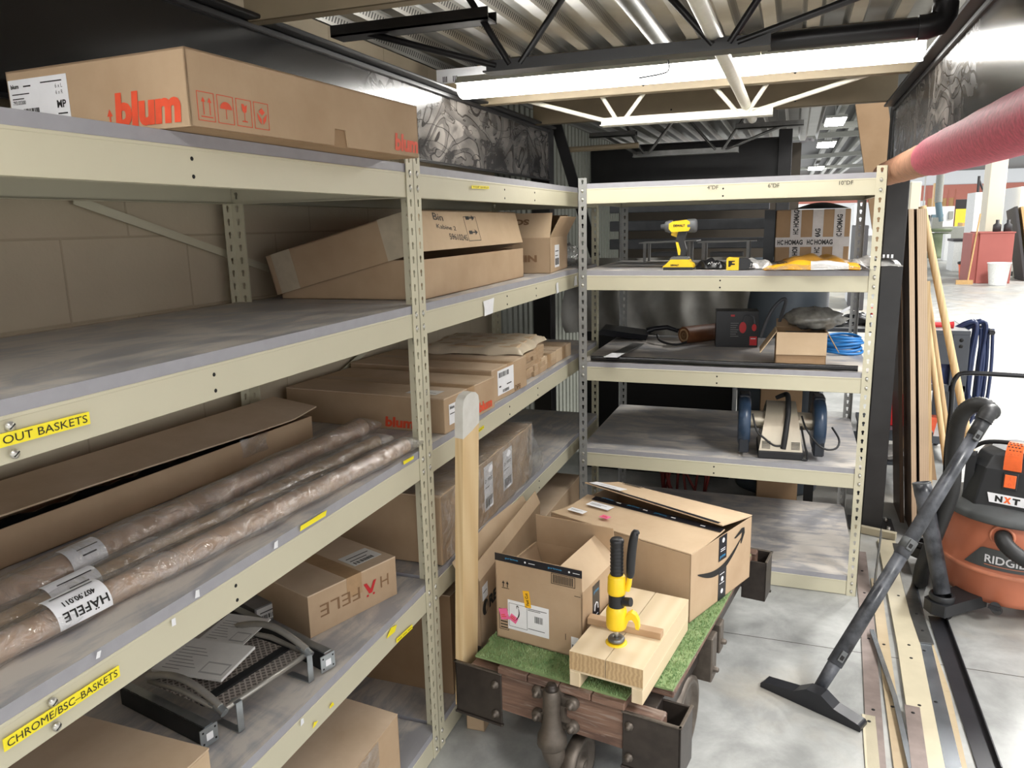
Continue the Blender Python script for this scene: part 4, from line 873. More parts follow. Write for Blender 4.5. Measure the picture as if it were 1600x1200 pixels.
m = MB(M @ T(.06, D*.70, H+.012) @ RZ(-95)); m.box((0,0,0), (.035,.026,.0008), 'pink_label'); m.text('—', T(.004,.009,.0008), .003, 'ink_red', w=.026); m.text('—', T(.004,.015,.0008), .003, 'ink_red', w=.02); m.build('sticker', t)
m = MB(M @ T(L-w*.93, D*.96, H+.064) @ RZ(-90) @ RX(-10)); m.box((0,-.02,0), (.14,.03,.0008), 'white_label'); m.text('—', T(.03,-.0,.0008), .003, 'grey_print', w=.08); m.build('label', t)
m = MB(M @ T(L-.03, D*.93, H+.014) @ RZ(-90)); outline(m, Matrix(), .085, .024, .0014)
for k in range(12): m.box((.006+.006*k,.003,0), (.009+.006*k,.021,.0005), 'ink')
m.build('barcode', t)
F = FR(M,L,D,H,'front',.185,0); m = MB(F); m.box((0,.145,0), (.055,H,.0007), 'tape_black'); m.box((.004,.0,0), (.058,.112,.0007), 'tape_black')
m.text('prime', T(.008,.152,.0007), .014, 'tape_blue', w=.038, bold=.02)
for y in (.215,.075,.03): m.ball((.03,y,.0007), .009, 'white_label', 10, (1,1,.06))
for y in (.185,.178,.06,.094): m.box((.012,y,.0007), (.044,y+.002,.0011), 'white_label')
m.build('tape', t)
# thin upright carton between rack and cart
M = T(.100, .13, .0) @ RZ(92.5); L, D, H = .72, .062, .535
def pr_(m):
    F = FL(L,D,H,'front',.015,.395); 
    m.prism([(.030+.026*math.cos(k*PI/12), .03+.026*math.sin(k*PI/12)) for k in range(24)], .0006, 'ink', F); m.poly([(.03,.03,.0012),(.045,.045,.0012),(.048,.02,.0012),(.034,.006,.0012)], 'cardboard', F)
    m.text('REL', F @ T(.065,.008,0), .042, 'ink', w=.115, bold=.05)
t = opened('upright_carton', 'thin tall carton with a round black logo, squeezed upright between the cart and the shelving', M, L, D, H, [('front', 68, .05, 'cardboard_pale', 0), ('back', 120, .06, 'cardboard_pale', 0)], mat='cardboard', prints=pr_)
label(t, FR(M,L,D,H,'front',.02,.455), .05, .05, lines=[(.1,.5,.06,'—',.7,0)])
# wooden riser with a fence strip
a = P(890, 1072, 'z', ZT); b = P(1003, 1105, 'z', ZT); a.z = ZT+.004; ang = math.degrees(math.atan2((b-a).y, (b-a).x)); M = T(*a) @ RZ(ang+.3); L, D, H = .214, .435, .106
t = thing('wooden_riser', 'thick slotted wooden block on two legs with a fence strip, front of the cart', 'block', None, M=M)
m = MB(M); m.box((0,.0,H-.056), (L/2-.0012,D,H), 'pale_pine'); m.box((L/2+.0012,.0,H-.056), (L,D,H), 'pale_pine'); m.box((0,-.0006,H-.055), (L/2-.0015,0,H-.001), 'end_grain'); m.box((L/2+.0015,-.0006,H-.055), (L,0,H-.001), 'end_grain'); m.box((0,.001,H-.062), (L,D,H-.056), 'pale_pine'); m.build('slab', t, bevel=.0015)
for x in (0, L-.032): m = MB(M); m.box((x,0,0), (x+.032,D,H-.062), 'pale_pine'); m.build('leg', t, bevel=.0015)
m = MB(M @ T(-.012,.155,H) @ RZ(2)); m.box((0,0,0), (.222,.030,.021), 'walnut_strip'); m.build('fence', t, bevel=.001)
# yellow hand tool standing on it
b = P(963, 1004, 'z', a.z+H); b.z = a.z+H
t = thing('hand_tool', 'yellow and black upright hand tool with a round metal foot, standing on the wooden riser', 'tool', b)
plain('tool_yellow', lin(244,202,32), .38, 0, .03); plain('tool_black', lin(34,34,36), .42); plain('chrome', lin(190,192,192), .22, .9)
M = T(*b)
def st(prof, mat, nm, n=28, M_=M): m = MB(M_); m.lathe(prof, mat, None, n, True); return m.build(nm, t)
st([(.030,.0),(.030,.003),(.022,.004)], 'tool_yellow', 'base_ring'); st([(.010,.004),(.021,.005),(.024,.009),(.024,.014),(.020,.019),(.008,.019),(.007,.014)], 'steel_grey', 'foot'); st([(.006,.018),(.006,.05)], 'chrome', 'spindle')
st([(.012,.046),(.027,.048),(.029,.055),(.029,.100),(.025,.112),(.021,.115)], 'tool_yellow', 'nose'); st([(.0225,.112),(.0225,.150)], 'tool_black', 'collar'); st([(.021,.150),(.025,.152),(.026,.158),(.025,.200),(.021,.207),(.016,.208)], 'tool_yellow', 'barrel')
g = [(.0165,.205)]
for i in range(9): g += [(.0175,.209+i*.0105),(.0190,.212+i*.0105),(.0175,.216+i*.0105)]
g += [(.0195,.304),(.0195,.309),(.016,.314),(.004,.315)]; st(g, 'tool_black', 'grip')
m = MB(M); m.prism([(.020,.058),(.030,.095),(.042,.104),(.055,.098),(.064,.080),(.066,.055),(.056,.055),(.053,.072),(.045,.083),(.036,.078),(.030,.060)], .020, 'tool_yellow', frame((0,.010,0), (1,0,0), (0,0,1))); m.build('hook_guard', t, bevel=.003)
m = MB(M); m.tube([(.028,0,.165),(.034,0,.185),(.037,0,.21)], [.009,.008,.007], 'tool_yellow', 10); m.tube([(.036,0,.205),(.038,0,.22),(.040,0,.27),(.046,0,.32),(.052,0,.338),(.058,0,.333)], [.009,.012,.013,.012,.010,.006], 'tool_black', 12, sm=3); m.build('lever', t)
m = MB(M); m.cyl((.020,-.006,.132), (.043,-.012,.137), .0125, 'tool_black', 14); m.build('knob', t)
# ================================================================ goods on the end shelving
ZS = [z+.0884 for z in ZF]
F0 = lambda p: frame(p, (1,0,0), (0,0,1))     # facing the viewer: x right, y up, z out
plain('lead_grey', lin(96,98,100), .45); plain('dark_rubber', lin(30,30,32), .6); plain('tool_grey', lin(70,72,76), .5)
# cordless impact driver
b = P(1060, 422, 'z', ZS[1]); b.z = ZS[1]+.0008
t = thing('impact_driver', 'yellow and black cordless driver standing on its battery on the second shelf', 'tool', b); F = F0(b + Vector((0,.03,0)))
def ext(poly, th, mat, nm, par=t, bev=.004, FF=None, z0=None): m = MB(FF or F); m.prism(poly, th, mat, T(0,0,-th/2 if z0 is None else z0)); return m.build(nm, par, bevel=bev, seg=2)
ext([(-.066,.004),(.062,.004),(.066,.014),(.062,.026),(.05,.034),(.045,.045),(-.035,.045),(-.05,.030),(-.068,.014)], .072, 'tool_yellow', 'battery'); ext([(-.066,.0),(.062,.0),(.064,.012),(-.066,.012)], .074, 'tool_black', 'battery_base')
ext([(-.042,.044),(.045,.044),(.040,.058),(-.03,.058)], .056, 'lead_grey', 'foot'); ext([(-.012,.056),(.026,.056),(.030,.09),(.020,.125),(.030,.165),(-.005,.170),(-.016,.130),(-.008,.09)], .034, 'tool_black', 'grip', bev=.008)
ext([(-.004,.064),(.004,.064),(.006,.085),(-.006,.12),(-.016,.12)], .0355, 'tool_yellow', 'grip_stripe', bev=0)
ext([(-.038,.150),(-.010,.140),(-.008,.165),(-.036,.168)], .020, 'tool_yellow', 'trigger'); 
ext([(-.034,.164),(.040,.168),(.046,.18),(.044,.208),(.03,.216),(-.03,.210),(-.046,.20),(-.046,.178)], .058, 'tool_yellow', 'body', bev=.008)
m = MB(frame(b+Vector((.035,.03,.190)), (0,1,0), (0,0,1))); m.lathe([(.026,-.01),(.030,.0),(.030,.028),(.026,.036),(.010,.038)], 'lead_grey', None, 20, True); m.build('motor_cap', t)
m = MB(frame(b+Vector((-.035,.03,.188)), (0,-1,0), (0,0,1))); m.lathe([(.028,-.006),(.028,.012),(.022,.030),(.012,.034),(.010,.05),(.0,.05)], 'lead_grey', None, 20); m.build('nose', t)
m = MB(F); m.text('DEWALT', T(-.026,.186,.0292), .011, 'ink', w=.050, bold=.05); m.text('DEWALT', T(-.034,.016,.0362), .009, 'ink', w=.036, bold=.05); m.build('lettering', t)
# tape measure, plastic bags
b = P(1151, 423, 'z', ZS[1]); b.z = ZS[1]+.0008; b.y = 1.53
t = thing('tape_measure', 'yellow and black tape measure lying at the front edge of the second shelf', 'tool', b); F = F0(b)
m = MB(F); m.prism([(-.045,.002),(-.042,.0),(.006,.0),(.006,.052),(-.038,.054),(-.045,.048)], .04, 'tool_yellow', T(0,0,-.02)); m.prism([(-.037,.014),(-.030,.014),(-.024,.022),(-.010,.022),(-.010,.028),(-.022,.029),(-.022,.034),(-.010,.036),(-.010,.04),(-.037,.04)], .0012, 'ink', T(0,0,.0198)); m.build('case', t, bevel=.003)
m = MB(F); m.prism([(.006,.002),(.040,.002),(.050,.010),(.056,.030),(.050,.042),(.04,.048),(.006,.051)], .036, 'tool_black', T(0,0,-.018)); m.build('grip', t, bevel=.003)
m = MB(F); m.tube([(.044,.016,.0),(.058,.012,.006),(.060,.03,.006),(.05,.038,0)], .003, 'tool_black', 6); m.build('belt_clip', t)
def pouch(name, lab_, x0, x1, y, z, h, d, mats, seed, tilt=0, tiltx=0):
    rs = random.Random(seed); ph = [rs.uniform(0,6) for _ in range(6)]; W = x1-x0
    t = thing(name, lab_, 'bag', ((x0+x1)/2, y, z)); M = T((x0+x1)/2, y, z) @ RZ(tilt) @ RY(tiltx)
    def surf(s):
        def fn(u, v):
            e = (1-abs(2*u-1)**4)*(1-abs(2*v-1)**3); zz = h*(.12+.88*e)*(.8+.16*math.sin(9*u+ph[0])*math.sin(7*v+ph[1])+.10*math.sin(21*u+ph[2]+4*v))
            return (W*(u-.5)+.008*math.sin(11*v+ph[3]), d*(v-.5)+.008*math.sin(13*u+ph[4]), zz if s else .001+.0*zz)
        return fn
    for nm, mt, s in mats:
        m = MB(M); m.grid(surf(1), 40, 16, mt); m.grid(surf(0), 12, 6, mt); m.build(nm, t)
    return t, M, surf(1)
plain('black_bag', lin(26,26,28), .3, 0, .1, 30, .2); plain('silver_film', lin(196,194,190), .22, .35, .15, 60, .3)
t, M, fn = pouch('hardware_bag', 'small black bag of hardware with scribbled white writing, right of the yellow driver', .575, .70, 1.62, ZS[1]+.001, .048, .10, [('bag','black_bag',1)], 4)
m = MB(M); m.tube([(-.01+.0055*i, -.053+.001*(i%2), .022+.010*(i%2)*(1-.3*(i%3))) for i in range(10)], .0012, 'white_label', 5); m.build('scribble', t)
pouch('film_packet', 'crinkled clear packet behind the tape measure on the second shelf', .71, .90, 1.585, ZS[1]+.001, .05, .08, [('packet','silver_film',1)], 9)
plain('bag_brown', lin(196,146,60), .28, 0, .1, 20)
t = NT('bag_print'); c = t.co('Generated'); s = t.n('SeparateXYZ'); t.l(c, s.inputs[0]); f = t.noise(6, c, 2)
w1 = t.math('MULTIPLY', t.math('GREATER_THAN', s.outputs[0], .46), t.math('LESS_THAN', s.outputs[0], .80)); w1 = t.math('MULTIPLY', w1, t.math('LESS_THAN', s.outputs[1], .75))
k = t.mix(w1, lin(250,186,44), lin(240,238,236)); k = t.mix(t.math('GREATER_THAN', s.outputs[0], .90), k, lin(34,34,36)); t.set(k, .25, 0, t.noise(20, c, 4), .4, .004)
t, M, fn = pouch('parts_bag', 'glossy yellow and white parts bag at the right front edge of the second shelf', .862, 1.27, 1.56, ZS[1]+.001, .040, .17, [('bag','bag_print',1)], 5)
m = MB(M); m.grid(lambda u, v: ((u-.5)*.46-.01, -.075-.045*v, .006+.028*math.sin(PI*u)*(1-v)*.7+.003*math.sin(25*u)), 30, 4, 'film'); m.build('clear_border', t)
m = MB(M); m.tube([(-.16,-.06,.034),(-.13,-.055,.038),(-.11,-.07,.033)], .002, 'ink', 5); m.tube([(-.15,-.075,.030),(-.12,-.072,.031)], .002, 'ink', 5); m.build('print', t)
pouch('parts_bag', 'second brown-yellow bag lying behind the glossy yellow one, in front of the taped carton', .92, 1.22, 1.76, ZS[1]+.001, .06, .17, [('bag','bag_brown',1)], 6, 8)
pouch('plastic_bag', 'black and clear bag corner poking out past the right post of the second shelf', 1.20, 1.405, 1.72, ZS[1]+.004, .045, .14, [('bag','silver_film',1),], 7, 0)
m = MB(T(1.36,1.69,ZS[1]+.022) @ RZ(0)); m.grid(lambda u, v: (-.07+.10*u, -.045+.07*v, .022*math.sin(PI*u*.8+.3)), 8, 4, 'black_bag'); [m.box((-.045+.016*i,-.036,.019), (-.037+.016*i,-.034,.034), 'white_label', None) for i in range(4)]; m.build('black_print', bpy.data.objects['plastic_bag.001'] if 'plastic_bag.001' in bpy.data.objects else None)
# taped carton
M = T(.892, 2.10, ZS[1]+.001) @ RZ(2); L, D, H = .335, .27, .252
t = thing('taped_carton', 'brown carton wrapped in white printed tape, at the back right of the second shelf', 'box', None, M=M)
m = MB(M); m.box((0,0,0), (L,D,H), 'cardboard_dark'); m.build('body', t, bevel=.004)
def tapeline(F, Lt, w, words):
    m = MB(F); m.box((0,0,0), (Lt,w,.0006), 'tape_white2'); 
    for x in words: m.text('HOMAG', T(x+.034,w*.22,.0006), w*.52, 'ink', w=.082, bold=.04); m.text('H', T(x,w*.22,.0006), w*.52, 'ink', w=.012, bold=.04); m.text('C', T(x+.014,w*.22,.0006), w*.52, 'ink', w=.014, bold=.04)
    m.build('printed_tape', t)
plain('tape_white2', lin(190,184,180), .35, 0, .05)
FF = FR(M,L,D,H,'front')
for x, wd in ((.115,(.0,.135)),(.215,(.045,)),(.310,(.11,-.03))): tapeline(FF @ T(x,.0,0) @ RZ(90), H, .048, [q for q in wd if q > -.02])
tapeline(FF @ T(0,.075,.0007), L, .046, (.01,.145,.245)[:2])
m = MB(M); m.grid(lambda u, v: (L*(.25+.75*u), .02+.2*v, H+.004+.03*math.sin(PI*u)*math.sin(PI*v)), 12, 6, 'black_bag'); m.build('black_cover', t)
m = MB(M); m.box((-.055,.03,0), (-.005,D,.255), 'dark_rail'); o = m.build('slotted_bracket', org=(.85,2.2,ZS[1])); tag(o, 'dark slotted bracket standing left of the taped carton', 'bracket')
# two grey panels on short legs
for i, (x, y, w, lb) in enumerate(((.205, 2.18, .30, 'left one of two grey boards on short wooden legs, on the second shelf'), (.515, 2.13, .29, 'right one of two grey boards on short wooden legs, on the second shelf'))):
    t = thing('legged_board', lb, 'board', (x+w/2, y, ZS[1]), group='boards on legs')
    m = MB(T(x, y, 1.5185) @ RY(-1.5)); m.box((0,0,0), (w,.20,.006), 'board_grey') if 'board_grey' in MAT else None
    if 'board_grey' not in MAT: plain('board_grey', lin(150,150,148), .5); m.box((0,0,0), (w,.20,.006), 'board_grey')
    m.build('panel', t)
    for a, c in ((.02,.02),(w-.05,.02),(.02,.16),(w-.05,.16)): m = MB(); m.box((x+a,y+c,ZS[1]+.0005), (x+a+.014,y+c+.014,1.5185+a*math.tan(math.radians(1.5))), 'board_grey'); m.build('leg', t)
    m = MB(); m.box((x+.06,y+.04,ZS[1]+.03), (x+w-.07,y+.15,ZS[1]+.05), 'tool_grey'); m.build('cross_piece', t)
# --- third shelf: dustpan, roll, product box, open carton, blue hose, black tube, strip
plain('pan_black', lin(30,31,36), .32); plain('leather', lin(112,68,38), .5, 0, .12, 30, .1); plain('box_black', lin(24,24,26), .4); plain('red_plastic', lin(196,34,38), .4); plain('blue_hose', lin(44,122,190), .35, 0, .05)
z = ZS[2]+.001; t = thing('dustpan', 'black plastic dustpan upside down at the back left of the third shelf', 'dustpan', (.14, 2.25, z)); M = T(.01, 2.16, z+.004) @ RZ(12)
m = MB(M); m.poly([(0,.0,.055),(.25,.0,.02),(.27,.22,.02),(.02,.22,.055)], 'pan_black'); m.poly([(0,.0,.055),(.02,.22,.055),(.0,.24,.03),(-.03,-.02,.03)], 'pan_black'); m.poly([(0,0,.055),(-.03,-.02,.03),(.24,-.03,.0),(.25,0,.02)], 'pan_black'); m.build('pan', t, solid=.004)
m = MB(M); m.tube([(.25,.11,.03),(.29,.11,.045),(.36,.12,.05),(.42,.12,.03)], [.02,.014,.013,.012], 'pan_black', 10); m.build('handle', t)
a = P(1068, 530, 'z', z+.045); c = Vector((.66, 2.36, z+.045)); a = Vector((.46, 2.12, z+.046)); m = MB(); rr = []
m.tube([a, a.lerp(c,.3), a.lerp(c,.7), c], [.044,.046,.045,.044], 'leather', 20)
for k in range(4): m.tube([a + (a-c).normalized()*.001, a + (a-c).normalized()*.002], .034-.009*k, 'leather' if k % 2 else 'tape_brown', 16)
o = m.build('leather_roll'); tag(o, 'rolled up brown leather sheet beside the black product box on the third shelf', 'roll')
m = MB(); p0 = Vector((.40,2.06,z+.006)); m.tube([p0+Vector((-.09,.12,.03)), p0+Vector((-.06,.03,.012)), p0, p0+Vector((.05,.02,.0)), p0+Vector((.10,.10,.02)), p0+Vector((.07,.16,.06)), p0+Vector((.02,.13,.06))], .006, 'dark_rubber', 8, sm=5); tag(m.build('rubber_cable'), 'black looped cable between the dustpan and the leather roll', 'cable')
M = T(.628, 2.055, z) @ RZ(7); L, D, H = .205, .13, .182; t = thing('product_box', 'black product box with red trim and a headset picture on the third shelf', 'box', None, M=M)
m = MB(M); m.box((0,0,0), (L,D,H), 'box_black'); F = FL(L,D,H,'front')
m.box((0,H-.02,0), (L,H,.0003), 'ink_dkred', F) if 'ink_dkred' in MAT else None
for x, y, r in ((.13,.10,.022),(.185,.10,.014)): m.poly([(x+r*.8*math.cos(k*PI/8), y+r*1.3*math.sin(k*PI/8), .0006) for k in range(16)], 'red_plastic', F)
m.tube([(.13,.13,.001),(.135,.155,.001),(.155,.165,.001),(.18,.155,.001),(.186,.12,.001)], .004, 'tool_grey', 6, M=F)
for k in range(7): m.box((.07,.12-.011*k,0), (.07+.04-.006*(k%3),.123-.011*k,.0005), 'grey_print', F)
m.box((.165,.01,0), (.20,.055,.0005), 'red_plastic', F); m.box((.07,.155,0), (.09,.165,.0005), 'red_plastic', F); m.box((.170,.042,.0005), (.194,.046,.0009), 'white_label', F); m.build('body', t, bevel=.001)
M = T(.928, 1.575, z) @ RZ(3); L, D, H = .205, .17, .150; 
t = opened('parts_carton', 'small open carton with splayed flaps holding a clear bag, front of the third shelf', M, L, D, H, [('left', 236, .115, 'cardboard_pale', .002), ('right', 240, .10, 'cardboard', .002), ('back', 160, .08, 'cardboard', .002)], mat='cardboard_dark')
m = MB(M @ T(0,-.003,H)); m.prism([(0,-.098),(L,-.098),(L,.0),(0,.0)], .004, 'cardboard_pale', frame((0,0,0), (1,0,0), (0,0,1))); m.build('flap', t)
blob((1.075, 1.70, z+.198), .125, .075, .048, 'bag_smoke' if 'bag_smoke' in MAT else 'film', 14, 5, .25, 'clear_bag', 'smoky clear bag of parts bulging out of the small open carton', 'bag')
plain('bag_smoke', lin(120,118,112), .2, 0, .2, 30, .4); bpy.data.objects['clear_bag'].data.materials.clear(); bpy.data.objects['clear_bag'].data.materials.append(MAT['bag_smoke'])
m = MB(); m.box((.955,1.61,z+.006), (1.115,1.72,z+.138), 'tool_grey'); tag(m.build('tool_case', bevel=.01), 'grey case inside the small open carton, under the smoky bag', 'case')
m = MB(); m.tube([P(1188,528,'y',1.74), P(1196,505,'y',1.76), P(1208,482,'y',1.78), P(1222,468,'y',1.80), P(1228,470,'y',1.80), P(1222,490,'y',1.80), P(1212,520,'y',1.78)], .008, 'tool_grey', 8, sm=4); tag(m.build('curved_hose'), 'grey curved strap rising out of the small open carton', 'strap')
m = MB(); c = Vector((1.215, 2.0, z)); 
for k in range(6): r = .085-.006*(k%3); m.tube([c + Vector((r*1.1*math.cos(2*PI*i/24), r*math.sin(2*PI*i/24), .010+.0135*k+.004*math.sin(4*PI*i/24+k))) for i in range(24)], .0065, 'blue_hose', 8, closed=True)
tag(m.build('blue_air_hose'), 'bright blue coiled air hose on the third shelf right of the small open carton', 'hose')
m = MB(); n = 30; m.tube([(.115+1.14*i/n, 1.508+.004*math.sin(i*.3), z+.0135) for i in range(n+1)], [.0125*(1+.06*math.sin(i*2.1)) for i in range(n+1)], 'black_film', 12); tag(m.build('black_tube'), 'long shiny black wrapped tube lying along the front edge of the third shelf', 'tube')
t = thing('metal_strip', 'narrow flat metal strip with a bright bare end laid over the black tube', 'strip', (.2,1.6,z)); a = Vector((.215,1.468,z+.0285)); c = Vector((.235,2.05,z+.006))
m = MB(); m.bar(a, c, .062, .002, 'steel_grey', (0,0,1)); m.build('strip', t); m = MB(); m.bar(a+Vector((-.0002,0,.0016)), a.lerp(c,.26)+Vector((0,0,.0016)), .0625, .0012, 'white_label', (0,0,1)); m.build('bare_end', t)
# --- fourth shelf: double ended bench machine
z = ZS[3]+.0008; b = P(1219, 719, 'z', z); b = Vector((.968, 1.545, z)); M = T(*b) @ RZ(4)
t = thing('bench_machine', 'beige metal bench machine with two blue round guards, on the fourth shelf', 'machine', None, M=M)
t2 = NT('champagne'); f = t2.noise(14, t2.co('Object', (1,1,.1)), 4); t2.set(t2.mix(f, lin(170,160,142), lin(206,196,176)), .28, .7); plain('guard_blue', lin(44,62,84), .3, 0, .1, 14); plain('guard_dark', lin(34,38,46), .4)
m = MB(M); m.box((-.096,.0,0), (.096,.24,.036), 'dark_rubber'); m.build('base', t, bevel=.006, seg=2)
m = MB(M); sec = [(.004,.036),(.010,.075),(.022,.13),(.045,.185),(.08,.225),(.125,.240),(.17,.23),(.21,.19),(.232,.12),(.238,.036)]
n = len(sec); vs = [(-(.092-.030*min(1,(z_-.036)/.2)), y, z_) for y, z_ in sec] + [((.092-.030*min(1,(z_-.036)/.2)), y, z_) for y, z_ in sec]
m.add(vs, [(i+1,i,n+i,n+i+1) for i in range(n-1)], 'champagne', None, True); m.add(vs, [tuple(range(n)), tuple(range(2*n-1,n-1,-1))], 'champagne', None, False); m.build('housing', t)
m = MB(M)
for s in (-1, 1):
    for k in range(6): m.box((s*.062-.018, -.001+.0015, .048+.006*k), (s*.062+.018, .0075+.0008*k, .0491+.006*k), 'ink')
m.build('vents', t)
m = MB(M); m.tube([(.010,-.002,.050),(.016,.003,.10),(.022,.020,.16),(.027,.045,.20),(.028,.09,.252),(.024,.13,.268),(.010,.15,.262),(-.02,.16,.245)], [.012,.0125,.012,.012,.012,.012,.011,.009], 'dark_rubber', 12, sm=4); m.build('handle', t)
for s in (-1, 1):
    m = MB(M); m.cyl((s*.06,.10,.155), (s*.135,.10,.155), .040, 'champagne', 20); m.build('arbor_housing', t)
    G = M @ T(s*.158, .09, .150) @ RY(90); m = MB(G); m.lathe([(.0,-.026),(.095,-.027),(.112,-.022),(.118,0),(.112,.022),(.095,.027),(0,.026)], 'guard_blue', None, 36); g = m.build('wheel_guard', t)
    m = MB(M @ T(s*.158,.09,.150)); m.box((-.022,-.095,-.128), (.022,-.01,-.06), 'guard_dark'); m.build('guard_foot', t, bevel=.006); m = MB(M @ T(s*.158,.09,.150)); m.box((-.024,-.02,.095), (.024,.07,.125), 'guard_dark'); m.build('guard_bracket', t, bevel=.006)
m = MB(M); m.tube([(-.125,.02,.20),(-.105,-.01,.13),(-.075,-.012,.10),(-.03,-.006,.065),(.005,-.004,.064)], .0045, 'dark_rubber', 8, sm=5); m.build('cord', t)
m = MB(M); m.tube([(.085,.05,.19),(.10,.0,.15),(.14,-.05,.10),(.18,-.06,.075),(.225,-.03,.075),(.24,.02,.10),(.215,.07,.14)], .0045, 'dark_rubber', 8, sm=5); m.build('cord', t)
m = MB(M); m.tube([(.083,.03,.15),(.10,.005,.07),(.112,-.002,.03),(.11,-.004,.006),(.09,0,.006)], .0045, 'dark_rubber', 8, sm=5); m.build('cord', t)
# ================================================================ behind the end shelving
plain('tarp', lin(150,148,142), .5, 0, .18, 5, .2); plain('dark_slat', lin(84,86,90), .45, .2, .15, 8); plain('drum_blue', lin(96,106,116), .4, 0, .06, 6)
m = MB(); m.box((-.70,5.7,0), (1.0,5.8,2.3), 'shade_wall') if 'shade_wall' in MAT else None
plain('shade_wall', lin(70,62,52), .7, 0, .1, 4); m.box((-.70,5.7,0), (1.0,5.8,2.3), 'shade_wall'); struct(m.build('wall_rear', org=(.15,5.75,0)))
m = MB(); m.box((-.65,4.55,1.96), (.83,4.56,2.24), 'black_paint'); m.box((-.65,4.5,2.235), (.83,4.56,2.245), 'black_paint'); m.box((-.65,4.5,1.955), (.83,4.56,1.965), 'black_paint'); tag(m.build('mezzanine_beam', org=(.1,4.55,1.96)), 'black steel beam crossing in the dark behind the end shelving', 'beam')
m = MB(); m.cyl((-.40,2.9,2.085), P(998,227,'y',2.9), .017, 'brown_beige_beam', 14); tag(m.build('conduit'), 'beige pipe ending in mid air in the dark gap under the far beams', 'pipe')
def fabric(name, lb, x0, x1, y, z0, z1, mat, amp=.02, seed=1, cat='sheet'):
    rs = random.Random(seed); ph = [rs.uniform(0,6) for _ in range(5)]; m = MB()
    m.grid(lambda u, v: (x0+(x1-x0)*u+.03*math.sin(5*v+ph[0])*v, y + amp*(math.sin(19*u+ph[1]+2.2*v)+.6*math.sin(37*u-5*v+ph[2])+.5*math.sin(8*v+11*u+ph[3])), z1-(z1-z0)*v), 60, 20, mat)
    return tag(m.build(name, org=((x0+x1)/2,y,z0)), lb, cat)
fabric('dust_sheet', 'wrinkled grey dust sheet hanging behind the third shelf of the end shelving', -.36, .76, 2.75, .955, 1.42, 'tarp', .03, 3)
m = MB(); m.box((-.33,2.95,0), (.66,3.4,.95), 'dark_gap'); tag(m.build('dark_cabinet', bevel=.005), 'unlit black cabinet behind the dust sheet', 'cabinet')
for i, z in enumerate((1.46, 1.575, 1.69)):
    t = m = MB(); m.box((-.15,3.05,z), (.83,3.09,z+.065), 'dark_slat'); tag(m.build('dark_rail', org=(.3,3.05,z), bevel=.004), ('lowest','middle','uppermost')[i]+' of the three dark steel rails seen behind the second shelf', 'rail', 'dark rails behind the second shelf')
t = thing('dust_drum', 'tall blue grey drum standing behind the right half of the third shelf', 'drum', (.98,2.95,0))
m = MB(T(.94,2.95,0)); m.lathe([(0,0),(.24,0),(.245,.02),(.25,.7),(.257,.71),(.257,.73),(.25,.74),(.25,1.36),(.258,1.38),(.24,1.40),(0,1.40)], 'drum_blue', None, 36); m.build('shell', t)
m = MB(T(.94,2.95,0)); m.lathe([(.252,1.30),(.262,1.31),(.262,1.335),(.252,1.345)], 'galv', None, 36); m.build('clamp_ring', t)
M = T(.845,2.50,0) @ RZ(3); carton('carton', 'tall brown carton on the floor close behind the end shelving, seen past the bench machine', M, .22, .17, .86, 'cardboard_dark', along='x')
m = MB(); m.box((1.10,2.53,.80), (1.15,2.56,.87), 'red_plastic'); m.box((1.10,2.5295,.815), (1.13,2.53,.825), 'white_label'); m.box((1.10,2.52,0), (1.15,2.58,.80), 'dark_gap'); tag(m.build('red_cap_post'), 'dark post with a red cap beside the tall carton, behind the bench machine', 'post')
m = MB(); rs = random.Random(8)
for k in range(14):
    p = Vector((rs.uniform(.28,.58), 2.55+rs.uniform(-.05,.05), .02)); q = p + Vector((rs.uniform(-.09,.09), rs.uniform(-.05,.05), rs.uniform(.16,.27))); m.tube([p, p.lerp(q,.5)+Vector((rs.uniform(-.04,.04),0,.03)), q, q+Vector((rs.uniform(-.05,.05),0,-.04))], .008, 'red_strap' if 'red_strap' in MAT else 'dark_gap', 5)
plain('red_strap', lin(120,40,34), .6); o = m.build('red_straps'); o.data.materials.clear(); o.data.materials.append(MAT['red_strap']); tag(o, 'tangle of dark red straps on the floor behind the bottom shelf', 'straps')
# ================================================================ tool cart behind the column
plain('cart_grey', lin(70,74,80), .42, .1, .06, 8); plain('cart_top', lin(186,186,184), .3, .3); plain('navy_hose', lin(42,54,88), .38, 0, .06); plain('orange_plastic', lin(232,96,60), .4); plain('navy_box', lin(30,52,104), .45); plain('spray_yellow', lin(226,206,40), .4)
X0, X1, Y0, Y1, ZT2 = 1.06, 2.075, 3.65, 4.2, .90
t = thing('tool_cart', 'dark grey steel tool cart behind the column, loaded with hoses and boxes', 'cart', ((X0+X1)/2, Y0, 0))
for z, h in ((ZT2-.025,.025), (.50,.04), (.14,.05)):
    m = MB(); m.box((X0,Y0,z), (X1,Y1,z+h), 'cart_grey'); m.box((X0+.01,Y0+.01,z+h), (X1-.01,Y1-.01,z+h+.001), 'cart_top'); m.build('shelf', t, bevel=.004)
for x in (X0, X1-.10):
    for y in (Y0, Y1-.04): m = MB(); m.box((x,y,.08), (x+.10,y+.04,ZT2-.025), 'cart_grey'); m.build('upright', t, bevel=.003)
m = MB(); m.box((X1-.26,Y0+.002,ZT2-.22), (X1-.10,Y0+.02,ZT2-.025), 'cart_grey'); m.build('drawer_front', t)
for z in (ZT2-.06, ZT2-.10): m = MB(frame((X1-.05,Y0-.001,z),(1,0,0),(0,0,1))); m.lathe([(0,.001),(.012,.001),(.012,0)], 'dark_gap', None, 12); m.build('slot_hole', t)
